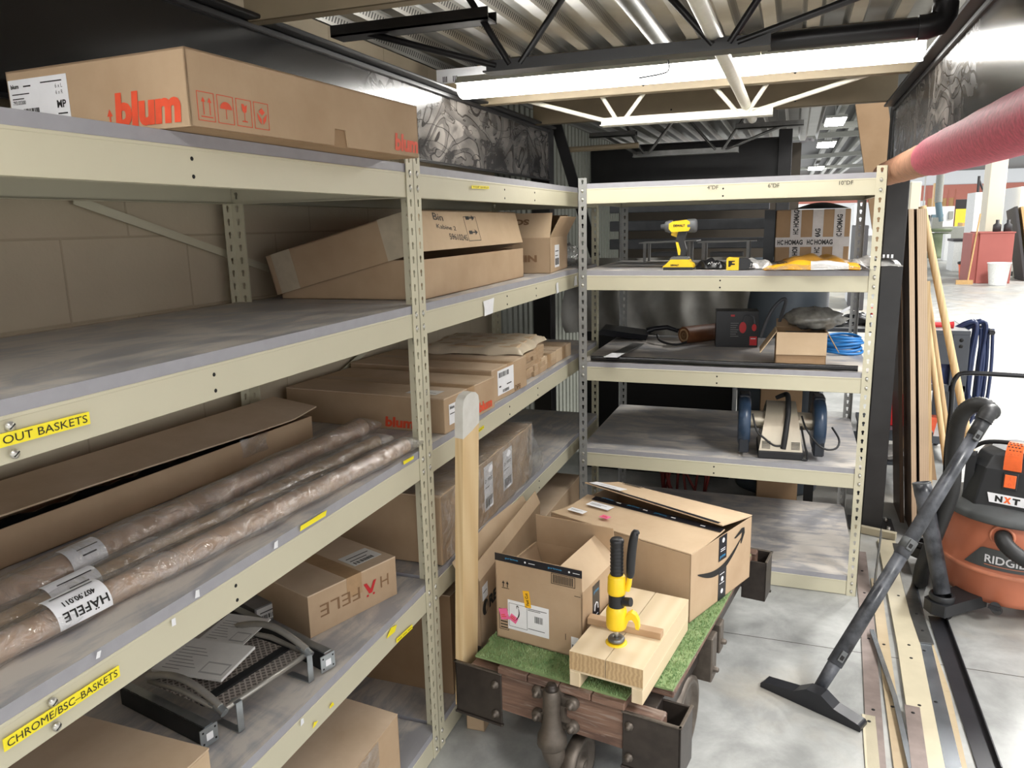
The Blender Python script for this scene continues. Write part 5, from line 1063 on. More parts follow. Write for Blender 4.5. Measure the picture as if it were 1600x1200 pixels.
for x in (X0+.05, X1-.06):
    for y in (Y0+.06, Y1-.06): m = MB(frame((x,y,.045),(0,0,1),(0,1,0))); m.lathe([(0,-.015),(.042,-.015),(.045,0),(.042,.015),(0,.015)], 'dark_rubber', None, 18); m.build('caster', t)
m = MB(); m.tube([(X1-.02,Y0+.45,ZT2-.03),(X1+.10,Y0+.42,ZT2-.02),(X1+.14,Y0+.30,ZT2-.02),(X1+.14,Y0+.10,ZT2-.02)], .017, 'dark_rubber', 12); m.build('push_handle', t)
m = MB(); rs = random.Random(4)
for k in range(7):
    o = Vector((X1+.07+rs.uniform(-.03,.05), Y0+.18+rs.uniform(-.06,.06), ZT2)); L = rs.uniform(.38,.62); w = rs.uniform(.02,.05)
    m.tube([o+Vector((-.10,.05,-.01)), o+Vector((-.04,.02,.035)), o+Vector((.0,0,.02)), o+Vector((-w*.3,0,-L*.4)), o+Vector((-.01,0,-L)), o+Vector((w,.01,-L-.02)), o+Vector((w*1.3,.01,-L*.5)), o+Vector((w,.02,.0))], .0105, 'navy_hose', 8, sm=4)
tag(m.build('air_hose'), 'dark blue air hose hung in long loops over the right end of the tool cart', 'hose')
def gobj(name, lb, cat, m, **k): return tag(m.build(name, **k), lb, cat)
zt = ZT2+.0014
m = MB(); a = Vector((1.78,3.78,zt+.02)); m.tube([a, a+Vector((.14,0,0)), a+Vector((.17,0,.0)), a+Vector((.215,0,0))], [.018,.018,.014,.024], 'red_plastic', 14); gobj('red_handle_tool', 'tool with a flared red handle lying on the tool cart top', 'tool', m)
t = thing('parts_box', 'small white carton with its lid up on the tool cart, seen through the third shelf', 'box', (1.25,3.85,zt)); m = MB(); m.box((1.19,3.80,zt), (1.31,3.92,zt+.085), 'white_label'); m.build('body', t); m = MB(); m.poly([(1.31,3.80,zt+.085),(1.31,3.92,zt+.085),(1.37,3.93,zt+.12),(1.37,3.82,zt+.115)], 'white_label'); m.build('flap', t, solid=.002)
blob((1.42,3.85,zt+.04), .10, .08, .045, 'black_bag', 12, 8, .35, 'black_pouch', 'crumpled black pouch on the tool cart beside the small white carton', 'pouch', flat=.85)
blob((1.20,3.72,zt+.022), .16, .05, .025, 'black_bag', 12, 12, .35, 'work_gloves', 'dark gloves in front of the small white carton on the tool cart', 'gloves', flat=.85)
m = MB(); m.box((1.50,3.86,zt), (1.68,3.98,zt+.11), 'red_plastic'); gobj('red_case', 'red case on the tool cart glimpsed left of the right rack post', 'case', m, bevel=.006)
m = MB(); m.box((1.49,3.72,zt), (1.62,3.82,zt+.075), 'white_label'); gobj('white_tub', 'white tub in front of the red case on the tool cart', 'tub', m, bevel=.006)
m = MB(); m.box((1.09,3.70,.5414), (1.30,3.95,.585), 'paper'); gobj('paper_stack', 'flat stack of pale boards on the middle shelf of the tool cart', 'stack', m)
M = T(1.78,3.70,.5416); t = thing('printed_box', 'dark blue printed box on the middle shelf of the tool cart', 'box', None, M=M); m = MB(M); m.box((0,0,0), (.22,.15,.235), 'navy_box'); F = FL(.22,.15,.235,'front'); m.box((.01,.195,0), (.12,.215,.0004), 'white_label', F); m.text('— — —', F @ T(.14,.01,0) @ RZ(90), .006, 'white_label', w=.16); m.box((.01,.02,0), (.06,.1,.0004), 'grey_print', F); m.build('body', t)
t = thing('spray_can', 'yellow and white spray can at the right end of the tool cart shelf', 'can', (2.045,3.69,.5416)); m = MB(T(2.045,3.69,.5416)); m.lathe([(0,0),(.03,0),(.031,.01),(.031,.14)], 'spray_yellow', None, 20); m.build('body', t); m = MB(T(2.045,3.69,.5416)); m.lathe([(.031,.14),(.024,.16),(.022,.165),(.022,.195),(.0,.197)], 'white_label', None, 20); m.build('cap', t)
m = MB(); m.prism([(0,0),(.09,0),(.11,.12),(-.01,.12)], .08, 'orange_plastic', frame((1.83,3.72,.1918),(1,0,0),(0,0,1)) @ T(0,0,-.04)); gobj('orange_bin', 'small orange bin on the lower shelf of the tool cart between the poles', 'bin', m, bevel=.004)
t = thing('red_bin', 'open red bin low behind the column, left of the leaning boards', 'bin', (1.55,2.9,.35)); m = MB(T(1.47,2.95,.42)); m.box((0,0,0), (.22,.003,.16), 'red_plastic'); m.box((0,.16,0), (.22,.163,.16), 'red_plastic'); m.box((0,0,0), (.003,.163,.16), 'red_plastic'); m.box((.217,0,0), (.22,.163,.16), 'red_plastic'); m.box((0,0,0), (.22,.163,.003), 'red_plastic'); m.build('shell', t); m = MB(T(1.47,2.95,.42)); m.box((-.004,-.004,.15), (.224,.0,.162), 'red_plastic'); m.build('rim', t)
t = thing('low_bench', 'low dark metal stand carrying the red bin, behind the column', 'stand', (1.55,2.95,0)); m = MB(); m.box((1.40,2.85,.39), (1.78,3.25,.419), 'cart_grey'); m.build('top', t)
for x in (1.41,1.74):
    for y in (2.86,3.21): m = MB(); m.box((x,y,0), (x+.03,y+.03,.39), 'cart_grey'); m.build('leg', t)
m = MB(); m.box((1.44,2.87,.20), (1.74,3.2,.215), 'cart_grey'); m.build('shelf', t)
blob((1.56,2.95,.2585), .09, .07, .04, 'silver_film', 12, 15, .4, 'metal_scrap', 'crumpled foil and scrap on the shelf of the low stand', 'scrap', flat=.95)
# ================================================================ leaning boards and poles
t2 = NT('ply_edge'); c = t2.co('Object'); s = t2.n('SeparateXYZ'); t2.l(c, s.inputs[0]); f = t2.noise(30, t2.co('Object', (1,1,.15)), 4)
st_ = t2.math('LESS_THAN', t2.math('PINGPONG', t2.math('ADD', s.outputs[0], t2.math('MULTIPLY', s.outputs[2], .0838)), .0042), .0006); t2.set(t2.mix(st_, t2.mix(f, lin(206,180,150), lin(222,198,168)), lin(170,138,108)), .6)
wood('brown_face', lin(108,84,64), lin(86,66,50), (4,4,.25), 4, 2)
def leanboard(lb, xb, xt, y0, y1, th, h, edge='ply_edge', face='brown_face', yl=.06):
    t = m = MB(); sx = (xt-xb)/h; sy = yl/h
    S = Matrix(((1,0,sx,xb),(0,1,sy,y0),(0,0,1,0),(0,0,0,1)))
    w = y1-y0; m.box((0,.0006,0), (th,w,h), face, S); m.box((.0005,0,.0), (th-.0005,.0007,h), edge, S)
    return tag(m.build('leaning_board'), lb, 'board', 'boards leaning by the column')
leanboard('brown board with its face showing, leaning nearest the column on the right', 1.596, 1.468, 2.47, 2.78, .020, 1.62, 'brown_face')
leanboard('thin light plywood edge just right of the column, leaning against it', 1.630, 1.497, 2.28, 2.58, .024, 1.665)
leanboard('thick laminated plywood edge, rightmost of the leaning boards', 1.668, 1.533, 2.28, 2.60, .043, 1.665)
leanboard('pale pine board tucked low between the plywood edges and the wooden poles', 1.730, 1.625, 2.46, 2.49, .022, 1.30, 'pine', 'pine')
def pole(lb, p, q, r): m = MB(); m.cyl(p, q, r, 'pine', 14); tag(m.build('wooden_pole'), lb, 'pole', 'wooden poles leaning behind the vacuum')
pole('slim pole next to the plywood, leftmost of the three wooden poles', Vector((1.86,2.52,.013)), P(1441,440,'y',2.62), .015)
pole('thin knotty pole, middle one of the three wooden poles', Vector((1.905,2.62,.012)), P(1447,440,'y',2.75), .014)
pole('thickest of the three wooden poles, leaning over the tool cart', Vector((2.03,2.66,.018)), P(1441,322,'y',2.66), .019)
m = MB(); m.prism([(0,0),(.075,0),(.075,1.1),(.0,1.35)], .02, 'pine', frame(P(1428,800,'y',2.45),(1,0,0),(.05,0,1))) if False else None
# ================================================================ shop vacuum
plain('vac_orange', lin(194,116,86), .42, 0, .05, 6); plain('vac_orange_light', lin(212,134,102), .4); plain('vac_black', lin(40,41,43), .45, 0, .08, 14); plain('vac_grey', lin(84,86,86), .5, 0, .1, 10); plain('bright_orange', lin(246,110,52), .4); plain('hose_black', lin(44,44,44), .5, 0, .08, 30)
t2 = NT('dusty_black'); f = t2.noise(9, t2.co('Object', (1,1,1)), 6, .65); t2.set(t2.ramp(f, [(.38, lin(42,44,48)), (.66, lin(98,100,106))]), t2.ramp(f, [(.4,(.3,.3,.3)),(.6,(.6,.6,.6))]), 0, f, .1)
VX, VY = 1.905, 1.645; va = math.degrees(math.atan2(-(CC.y-VY), -(CC.x-VX)))        # the front looks at the aisle
VM = T(VX, VY, 0) @ RZ(va+180+90-8)        # local -y = front
t = thing('shop_vacuum', 'orange and black shop vacuum with a black hose, right of the metal strips', 'vacuum', None, M=VM)
m = MB(VM); m.lathe([(.10,.068),(.205,.066),(.235,.075),(.246,.10),(.262,.20),(.266,.212),(.262,.222),(.254,.228),(.252,.30),(.240,.40),(.236,.43)], 'vac_orange', None, 56); m.build('drum', t)
m = MB(VM); m.lathe([(.264,.203),(.2685,.208),(.2685,.216),(.263,.222)], 'vac_orange_light', None, 56); m.build('drum_band', t)
m = MB(VM); m.lathe([(.236,.415),(.262,.418),(.266,.426),(.266,.442),(.258,.452),(.215,.470),(.19,.475)], 'vac_grey', None, 56); m.build('lid_rim', t)
m = MB(VM)
def hd(z, w, d0, d1, b=.06): return [(-w,d1-b,z),(-w+b,d1,z),(w-b,d1,z),(w,d1-b,z),(w,-d0+b,z),(w-b,-d0,z),(-w+b,-d0,z),(-w,-d0+b,z)]
lv = [hd(.466,.175,.19,.19), hd(.54,.165,.175,.18), hd(.62,.150,.16,.17), hd(.668,.135,.125,.15), hd(.685,.10,.09,.12)]
vs = [p for l in lv for p in l]; m.add(vs, [(i*8+(k+1)%8, i*8+k, (i+1)*8+k, (i+1)*8+(k+1)%8) for i in range(4) for k in range(8)] + [tuple(range(39,31,-1))], 'vac_black'); m.build('power_head', t, bevel=.006, seg=2)
for s in (-1, 1): m = MB(VM); m.prism([(0,.47),(.05,.47),(.045,.62),(.02,.675),(0,.66)], .035, 'vac_black', frame((s*.150-.02,-.13,0),(0,1,0),(0,0,1))); m.build('side_pillar', t, bevel=.006)
# badge, switch, latch handle
G = VM @ frame((0,-.1845,.505),(1,0,0),(0,.14,1)); m = MB(G); m.prism([(-.062,-.016),(.062,-.016),(.072,.022),(-.072,.022)], .004, 'white_label'); m.text('N', T(-.043,-.010,.0042), .025, 'ink', w=.026, bold=.06); m.text('X', T(-.013,-.010,.0046), .025, 'bright_orange', w=.026, bold=.08); m.text('T', T(.017,-.010,.0042), .025, 'ink', w=.026, bold=.06); m.build('badge', t)
G = VM @ frame((0,-.170,.583),(1,0,0),(0,.14,1)); m = MB(G); m.box((-.026,-.034,0), (.026,.034,.006), 'vac_black'); m.box((-.020,-.026,.005), (.020,.026,.011), 'bright_orange'); m.text('I', T(-.001,.006,.011), .012, 'ink_red'); m.text('O', T(-.006,-.018,.011), .011, 'ink_red', w=.012); m.build('power_switch', t, bevel=.002)
G = VM; m = MB(G); m.grid(lambda u, v: ((u-.5)*.062*(1-.15*v), -.155-.012*math.sin(PI*v)+.075*v*v, .625+.10*math.sin(PI*.62*v)-.0*v), 6, 12, 'bright_orange', False); h = m.build('latch_handle', t, solid=.012); 
m = MB(G)
for i in range(4):
    for j in range(5): m.lathe([(0,.001),(.0042,.001),(.0042,0)], 'ink', T((i-1.5)*.012+(.006 if j%2 else 0)-.003, -.155-.012*math.sin(PI*(.35+.1*j))+.075*(.35+.1*j)**2-.002, .625+.10*math.sin(PI*.62*(.35+.1*j))+.0062) @ RX(50-14*j), 6)
m.build('holes', h)
m = MB(VM); m.tube([(-.17,-.03,.66),(-.12,-.06,.70),(-.05,-.07,.715),(.03,-.07,.71),(.12,-.05,.69),(.2,-.02,.65)], .009, 'dark_rubber', 8, sm=4); m.build('power_cord', t)
# front plate with lettering, curved on the drum
def on_drum(x, z, up=.0015):
    r = .262-.012*(z-.2)/.1 if z > .2 else .262; r = .2545-.0*(z) ; r = .254 - max(0,(z-.30))*.12; a = x/r; return ((r+up)*math.sin(a), -(r+up)*math.cos(a), z)
m = MB(VM); pl = [(-.125,.228),(.16,.228),(.16,.295),(.12,.318),(-.06,.318)]
N = 24
for i in range(N):
    x0 = -.125+.285*i/N; x1 = -.125+.285*(i+1)/N
    top = lambda x: min(.316, .232 + (x+.125)/(.065)*.086) if x < -.06 else .316
    m.add([on_drum(x0,.232), on_drum(x1,.232), on_drum(x1,max(.2325,top(x1))), on_drum(x0,max(.2325,top(x0)))], [(0,1,2,3)], 'vac_grey', None, True)
vs, fs, x0, x1, y0, y1 = glyphs('RIDGID', .02); k = .15/(x1-x0); m.add([on_drum(-.045+(v.x-x0)*k, .256+(v.y-y0)/(y1-y0)*.034, .003) for v in vs], fs, 'white_label', None, False)
m.add([on_drum(-.045+.19*i/12, .246+.003*j, .0028) for i in range(13) for j in (0,1)], [(2*i,2*i+2,2*i+3,2*i+1) for i in range(12)], 'vac_orange_light', None, False); m.build('name_plate', t)
# hose port with hose curling to the right
m = MB(VM @ frame((.005,-.232,.372),(1,0,0),(0,0,1))); m.lathe([(.046,-.02),(.046,.012),(.038,.016),(.036,.0)], 'vac_orange_light', None, 24); m.build('port_ring', t)
def ribbed(path, r, mat, par, nm, pitch=.007, amp=.0022, n=14):
    # resample a smooth path
    pts = [Vector(p) for p in path]; out = []
    for i in range(len(pts)-1):
        p0, p1, p2, p3 = pts[max(i-1,0)], pts[i], pts[i+1], pts[min(i+2,len(pts)-1)]
        k = max(2, int((p2-p1).length/pitch*2))
        for j in range(k):
            q = j/k; out.append(.5*((2*p1)+(p2-p0)*q+(2*p0-5*p1+4*p2-p3)*q*q+(3*p1-p0-3*p2+p3)*q**3))
    out.append(pts[-1]); m = MB(); m.tube(out, [r+(amp if i % 2 else -amp) for i in range(len(out))], mat, n); return m.build(nm, par)
w = lambda x, y, z: VM @ Vector((x,y,z))
ribbed([w(.005,-.20,.372), w(.012,-.262,.370), w(.035,-.295,.355), w(.08,-.305,.33), w(.15,-.29,.305), w(.27,-.22,.28)], .030, 'hose_black', t, 'outlet_hose', .009, .0012)
m = MB(VM); m.cyl((.015,-.235,.055), (.015,-.292,.092), .020, 'vac_black', 16); m.box((-.008,-.30,.083), (.038,-.288,.096), 'vac_black'); m.build('drain_plug', t)
# dolly feet with casters; the near left one holds the spare tube
tb = P(1468, 950, 'z', .06); 
ang0 = math.atan2((VM.inverted() @ tb).y, (VM.inverted() @ tb).x)
for k in range(4):
    a = ang0 + k*PI/2; G = VM @ RZ(math.degrees(a)); m = MB(G)
    m.prism([(.20,-.06),(.33,-.052),(.44,-.05),(.458,0),(.44,.05),(.33,.052),(.20,.06)], .05, 'vac_black', T(0,0,.045)); m.lathe([(.034,.09),(.046,.092),(.048,.12),(.042,.125),(.034,.118)], 'vac_black', T(.40,0,0), 20); m.build('dolly_foot', t, bevel=.006)
    m = MB(G @ T(.36,0,.024)); m.lathe([(0,-.014),(.020,-.014),(.024,-.008),(.024,.008),(.020,.014),(0,.014)], 'dark_rubber', RX(90), 16); m.build('caster', t)
# push handle behind
hy = 1.90; m = MB(); hp = [Vector((1.735,1.86,.10)), P(1477,740,'y',1.88), P(1486,640,'y',hy), P(1488,605,'y',hy), P(1494,590,'y',hy), P(1507,583,'y',hy), P(1560,585,'y',hy), P(1640,590,'y',hy), P(1690,594,'y',hy), P(1700,600,'y',hy), P(1704,640,'y',hy), Vector((2.15,1.86,.10))]
m.tube(hp, .0105, 'black_film', 12, sm=3); m.build('push_handle', t)
# spare tube standing in the dolly foot
foot = VM @ RZ(math.degrees(ang0)) @ Vector((.40,0,.126)); top = P(1440, 754, 'y', foot.y+.10)
t3 = thing('extension_tube', 'short black vacuum tube standing upright in the foot of the vacuum dolly', 'tube', foot)
m = MB(frame(foot, top-foot, (1,0,0)) @ RY(90)); L = (top-foot).length; m.lathe([(.024,.0),(.031,.0),(.034,L-.06),(.0355,L-.055),(.0355,L),(.031,L),(.030,L-.04),(.026,.01)], 'dusty_black', None, 28); m.build('tube', t3)
m = MB(frame(foot, top-foot, (1,0,0)) @ RY(90)); m.lathe([(.0355,L-.004),(.0365,L-.002),(.0355,L+.002),(.031,L+.001)], 'white_label' if False else 'vac_grey', None, 28); m.build('rim', t3)
# wand with floor nozzle
n0 = P(1285, 1068, 'z', .055); e0 = P(1538, 655, 'z', .90); d = (e0-n0)
t = thing('vacuum_wand', 'long dusty black vacuum wand with a wide floor nozzle, leaning across the metal strips', 'wand', n0-Vector((0,0,.05)))
F = frame(n0, d, Vector((0,1,0))) @ RY(90); L = d.length; z1, z2 = L*.46, L*.62
def oct_(z0, z1, r0, r1, nm, mat='dusty_black'): m = MB(F); m.lathe([(0,z0),(r0,z0),(r1,z1),(0,z1)], mat, None, 10); [None]; return m.build(nm, t)
oct_(-.035, L*.10, .021, .025, 'nozzle_neck'); oct_(L*.07, L*.505, .0275, .0245, 'lower_tube'); oct_(L*.47, L*.955, .0265, .0235, 'upper_tube'); oct_(L*.495, L*.53, .0285, .0285, 'joint_collar', 'vac_grey'); oct_(L*.93, L*1.0, .026, .027, 'hose_cuff', 'vac_black')
for q in (.10, .51, .93): m = MB(F @ T(0,0,L*q)); m.box((-.010,-.034,-.02), (.010,-.024,.02), 'vac_grey'); m.box((-.006,-.036,-.012), (.006,-.033,.004), 'dark_gap'); m.build('latch', t, bevel=.002)
a = P(1191, 1070, 'z', .003); b = P(1347, 1141, 'z', .003); a.z = b.z = .002; M = frame(a, b-a, (0,0,1)); W = (b-a).length; c = (M.inverted() @ n0).x+.012
m = MB(M @ T(0,0,0)); m.prism([(0,.0),(W,.0),(W,.014),(W-.006,.022),(c+.07,.040),(c+.026,.068),(c-.026,.068),(c-.07,.040),(.006,.022),(0,.014)], .050, 'pan_black', T(0,0,-.036)); m.build('nozzle', t, bevel=.006, seg=2)
m = MB(M); m.box((.002,-.0015,-.034), (W-.002,.004,.012), 'dark_rubber'); m.build('brush_strip', t)
# hose from the wand top, looping back behind
e1 = e0 + d.normalized()*.02
pth = [e0 - d.normalized()*.01, e0 + d.normalized()*.03, P(1549,643,'y',1.29), P(1537,633,'y',1.31), P(1519,634,'y',1.33), P(1503,648,'y',1.35), P(1494,675,'y',1.37), P(1490,715,'y',1.40), P(1486,770,'y',1.43), P(1462,835,'y',1.47), P(1442,885,'y',1.52), Vector((1.585,1.66,.035)), Vector((1.66,1.95,.035)), Vector((1.85,2.05,.035))]
th = thing('vacuum_hose', 'black ribbed vacuum hose looping from the top of the wand down behind it', 'hose', (1.6,1.6,0)); ribbed(pth, .029, 'hose_black', th, 'hose', .008, .0014)
# ================================================================ strips lying on the floor
def strip(lb, pts, w, th, z, mat, holes=(), name='metal_strip', tw=None):
    q = [P(u, v, 'z', z) for u, v in pts]; t = thing(name, lb, 'strip', q[0], group='strips lying on the floor')
    m = MB(); 
    for i in range(len(q)-1):
        m.bar(q[i], q[i+1], w, th, mat)
    for h in holes:
        k = h*(len(q)-1); i = min(int(k), len(q)-2); p = q[i].lerp(q[i+1], k-i) + Vector((0,0,th/2)); m.lathe([(0,.0006),(.006,.0006),(.006,0)], 'dark_gap', T(*p), 10)
    m.build('bar', t); return t
wood('tan_lath', lin(186,168,138), lin(164,144,114), (.5,4,4), 5, 2); plain('mauve_steel', lin(140,126,120), .5, .3, .12, 14); plain('cream_steel', lin(196,186,160), .42, 0, .05, 8); plain('shiny_galv', lin(170,176,182), .26, .8, .15, 9); plain('black_angle', lin(48,48,52), .42, .2, .1, 8)
strip('pale short strip with one hole lying closest to the floor nozzle', [(1357,1118),(1366,1230)], .040, .004, .003, 'cream_steel', (.1,))
strip('mauve grey steel strip with bright holes, leftmost long one on the floor', [(1344,862),(1356,980),(1372,1230)], .052, .004, .003, 'mauve_steel', (.15,.3,.55,.8))
strip('tan wooden lath between the mauve strip and the cream strip', [(1368,905),(1385,1040),(1412,1230)], .040, .006, .0035, 'tan_lath', (.4,.7), 'wooden_lath')
strip('thin bare metal rod crossing over the lath', [(1362,985),(1398,1090),(1430,1230)], .016, .010, .017, 'shiny_galv')
strip('wide cream painted channel, broadest strip on the floor', [(1385,845),(1420,1010),(1458,1230)], .082, .012, .008, 'cream_steel', (.3,.5,.56,.75))
strip('short rusty grey bar lying on top of the cream channel', [(1425,1104),(1441,1230)], .046, .006, .020, 'mauve_steel', (.1,))
strip('shiny galvanised strip right of the cream channel', [(1418,900),(1440,1000),(1492,1230)], .062, .005, .007, 'shiny_galv', (.2,.55,.75))
strip('dull galvanised strip end tucked beside the shiny one', [(1403,850),(1432,960),(1448,1005)], .050, .005, .013, 'steel_grey', (.5,.8))
strip('tan lath at the right edge of the strips, beside the black angle', [(1449,1004),(1475,1080),(1507,1230)], .036, .006, .003, 'tan_lath', (), 'wooden_lath')
t = thing('black_angle_bar', 'long black angle iron on the floor, rightmost of the bars', 'strip', P(1500,1080,'z',0)); a = P(1463,965,'z',.002); b = P(1545,1205,'z',.002); M = frame(a, b-a, (0,0,1)); L = (b-a).length; m = MB(M); m.box((0,.0,-.03), (L,.004,.03), 'black_angle'); m.box((0,0,-.034), (L,.022,-.030), 'black_angle'); m.build('bar', t)
t = thing('cover_plate', 'narrow steel bar standing on edge against the strips beside the right rack post', 'bar', P(1372,905,'z',0)); m = MB(); m.bar(P(1377,830,'y',1.86)+Vector((0,0,.0)), P(1366,915,'z',.02), .035, .005, 'steel_grey', (1,0,.2)); m.build('bar', t)
t = thing('cross_rail', 'pale rail lying across the floor in front of the dark column', 'rail', P(1360,828,'z',0)); m = MB(); a = P(1335,824,'z',.02); b = P(1400,838,'z',.02); m.bar(a, b, .03, .036, 'cream_steel'); m.build('rail', t)
# ================================================================ the big hall beyond
plain('hall_deck', lin(66,67,62), .6, .1, .08, .2); plain('hall_steel', lin(150,151,144), .5); plain('hall_white', lin(226,228,228), .5, 0, .03); plain('hall_cream', lin(222,214,192), .5, 0, .03, 1); plain('hall_red', lin(168,92,84), .6, 0, .06, 1); plain('hall_brick', lin(190,120,104), .7); plain('machine_green', lin(112,124,96), .5, 0, .1, 4); plain('machine_blue', lin(96,122,134), .45); plain('guard_yellow', lin(230,212,60), .5); plain('bin_white', lin(226,228,226), .45); plain('dark_thing', lin(52,50,52), .6); plain('hall_amber', lin(196,158,104), .5); emit('window_light', (.93,.97,1), 1.6)
m = MB(); m.box((-3,5.9,7.4), (60,118,7.6), 'hall_deck'); struct(m.build('ceiling', org=(20,60,7.4)))
m = MB(); m.box((-3,118,0), (70,118.3,7.6), 'hall_white'); m.box((-3,117.95,3.6), (70,118,5.6), 'hall_brick'); struct(m.build('wall_far', org=(30,118,0)))
for i in range(9):
    x0 = 20 + i*3.1; m = MB(); m.box((x0,117.9,2.0), (x0+2.3,117.94,3.3), 'window_light'); struct(m.build('window_%d' % (i+1), org=(x0+1.1,117.9,2.0)))
def beam(u0, v0, u1, v1, z, w, mat, lb, h=.35):
    a = P(u0, v0, 'z', z); b = P(u1, v1, 'z', z); m = MB(); e = (b-a)*.25; m.bar(a-e, b+e, w, h, mat, (0,0,1)); return tag(m.build('roof_beam', org=(a+b)/2), lb, 'beam', 'roof steel of the hall')
for i, q in enumerate(((1315,172,1268,272),(1337,187,1284.5,270),(1341,220,1298,269),(1345,245,1312,270))): beam(*q, 6.9, .32, 'hall_steel', ('first','second','third','fourth')[i]+' from the left of the pale slanting roof beams seen over the end shelving')
for i, q in enumerate(((1240.5,201.5,1330,194.6),(1240,215,1340,208),(1238,247,1342,239),(1240,264,1331,259))): beam(*q, 6.3, .28, 'hall_steel', ('highest','second highest','third','lowest')[i]+' of the level pale girders crossing the slanting roof beams', .3)
for i, (u, v, w) in enumerate(((1305,190,.85),(1291,226,1.0),(1275,263,1.3))):
    p = P(u, v, 'z', 6.2); t = thing('high_bay_light', ('nearest and topmost','middle','farthest and lowest')[i]+' of the three glowing lamps under the hall roof', 'light', p, group='high bay lights')
    m = MB(); m.box((p.x-w*.55,p.y-w*1.9,p.z), (p.x+w*.55,p.y+w*1.9,p.z+.12), 'hall_steel'); m.build('housing', t); m = MB(); m.box((p.x-w*.5,p.y-w*1.8,p.z-.04), (p.x+w*.5,p.y+w*1.8,p.z), 'hall_glow'); m.build('diffuser', t)
    m = MB(); m.cyl((p.x,p.y,p.z+.12), (p.x,p.y,7.4), .02, 'hall_steel', 6); m.build('hanger', t)
for u0, v0, u1, v1 in ((1241,210,1272,220),(1244,226,1270,216)): 
    m = MB(); a = P(u0,v0,'y',42); b = P(u1,v1,'y',42); m.bar(a, b, .12, .12, 'dark_thing'); tag(m.build('roof_brace', org=(a+b)/2), 'dark cross brace between the hall girders, ' + ('falling to the right' if v1 > v0 else 'rising to the right'), 'brace', 'roof braces of the hall')
def hb(name, lb, cat, u0, u1, v0, v1, mat, depth, y=None, foot=None, nm0=''):   # block whose front stands at photo columns u0..u1 and rows v0..v1
    yy = y if y is not None else P((u0+u1)/2, foot or v1, 'z', 0).y
    a = P(u0, v1, 'y', yy); b = P(u1, v0, 'y', yy)
    if nm0 not in ('x',): a.z = 0
    t = thing(name, lb, cat, ((a.x+b.x)/2, yy, a.z)); m = MB(); m.box((a.x,yy,a.z), (b.x,yy+depth,b.z), mat); m.build('body', t, bevel=.01)
    return t, a, b, yy
hb('steel_column', 'broad cream column in the hall behind the red cabinet', 'column', 1538, 1588, 140, 366, 'hall_cream', .7, y=21.5)
t, a, b, y = hb('red_cabinet', 'rust red cabinet standing against the cream column in the hall', 'cabinet', 1524, 1586, 364, 443, 'hall_red', 1.0)
m = MB(); m.box((a.x-.14,y+.1,0), (a.x,y+1.2,b.z), 'hall_red'); m.build('side_panel', t); m = MB(); m.box((a.x-.02,y-.02,b.z), (b.x+.02,y+1.02,b.z+.03), 'hall_red'); m.build('top', t)
for u in (1557, 1574): 
    p = P(u, 364, 'y', y+.4); m = MB(); m.lathe([(0,0),(.09,.0),(.09,.16),(.04,.2),(.04,.28),(0,.28)], 'dark_thing', T(p.x,p.y,b.z+.03), 14); tag(m.build('bottle'), ('left' if u < 1560 else 'right')+' dark bottle standing on the red cabinet', 'bottle', 'bottles on the red cabinet')
t = thing('waste_bin', 'small white waste bin on the floor in front of the red cabinet', 'bin', P(1558,446,'z',0)); p = P(1558,446,'z',0); m = MB(T(p.x,p.y,0) @ Matrix.Diagonal((1,.8,1,1))); m.lathe([(0,0),(.17,0),(.18,.02),(.235,.50),(.25,.51),(.25,.53),(.225,.52),(.165,.03)], 'bin_white', None, 4 if False else 24); m.build('shell', t)
for i, (u0, u1, mt) in enumerate(((1581,1594,'dark_thing'),(1590,1604,'hall_amber'))):
    a = P(u1, 440, 'y', 20.6); a.z = .01; b_ = P(u0, 326, 'y', 20.8); m = MB(); m.bar(a, b_, .06, .9, mt, (0,1,0)); tag(m.build('sheet_board'), ('darker left','lighter right')[i]+' one of the two sheets leaning beside the red cabinet', 'board', 'sheets by the red cabinet')
# white bin truck, orange brute bin, broom
t, a, b, y = hb('bin_truck', 'white wheeled bin truck with a black rim left of the red cabinet', 'bin', 1487, 1521, 376, 420, 'bin_white', .9, foot=424)
m = MB(); m.box((a.x-.03,y-.03,b.z-.02), (b.x+.03,y+.93,b.z+.05), 'dark_thing'); m.build('rim', t)
for k in (.15, .85): m = MB(frame((a.x+(b.x-a.x)*k,y+.1,.09),(0,1,0),(0,0,1))); m.lathe([(0,-.03),(.09,-.03),(.09,.03),(0,.03)], 'dark_thing', None, 14); m.build('wheel', t)
p = P(1508, 436, 'z', 0); t = thing('orange_bucket', 'orange bucket with a dark rim in front of the white bin truck', 'bucket', p); m = MB(T(p.x,p.y,0)); m.lathe([(0,0),(.14,0),(.19,.40),(.17,.40),(.12,.03)], 'bright_orange', None, 20); m.build('shell', t); m = MB(T(p.x,p.y,0)); m.lathe([(.19,.38),(.21,.39),(.21,.44),(.17,.45)], 'dark_thing', None, 20); m.build('rim', t)
t = thing('push_broom', 'broom with a long thin handle leaning on the red cabinet', 'broom', P(1512,441,'z',0)); a = P(1512,441,'z',.05); m = MB(); m.box((a.x-.25,a.y-.05,.0), (a.x+.1,a.y+.05,.1), 'hall_amber'); m.build('head', t); m = MB(); m.cyl(a+Vector((0,0,.04)), P(1532,334,'y',a.y+.5), .018, 'hall_amber', 8); m.build('handle', t)
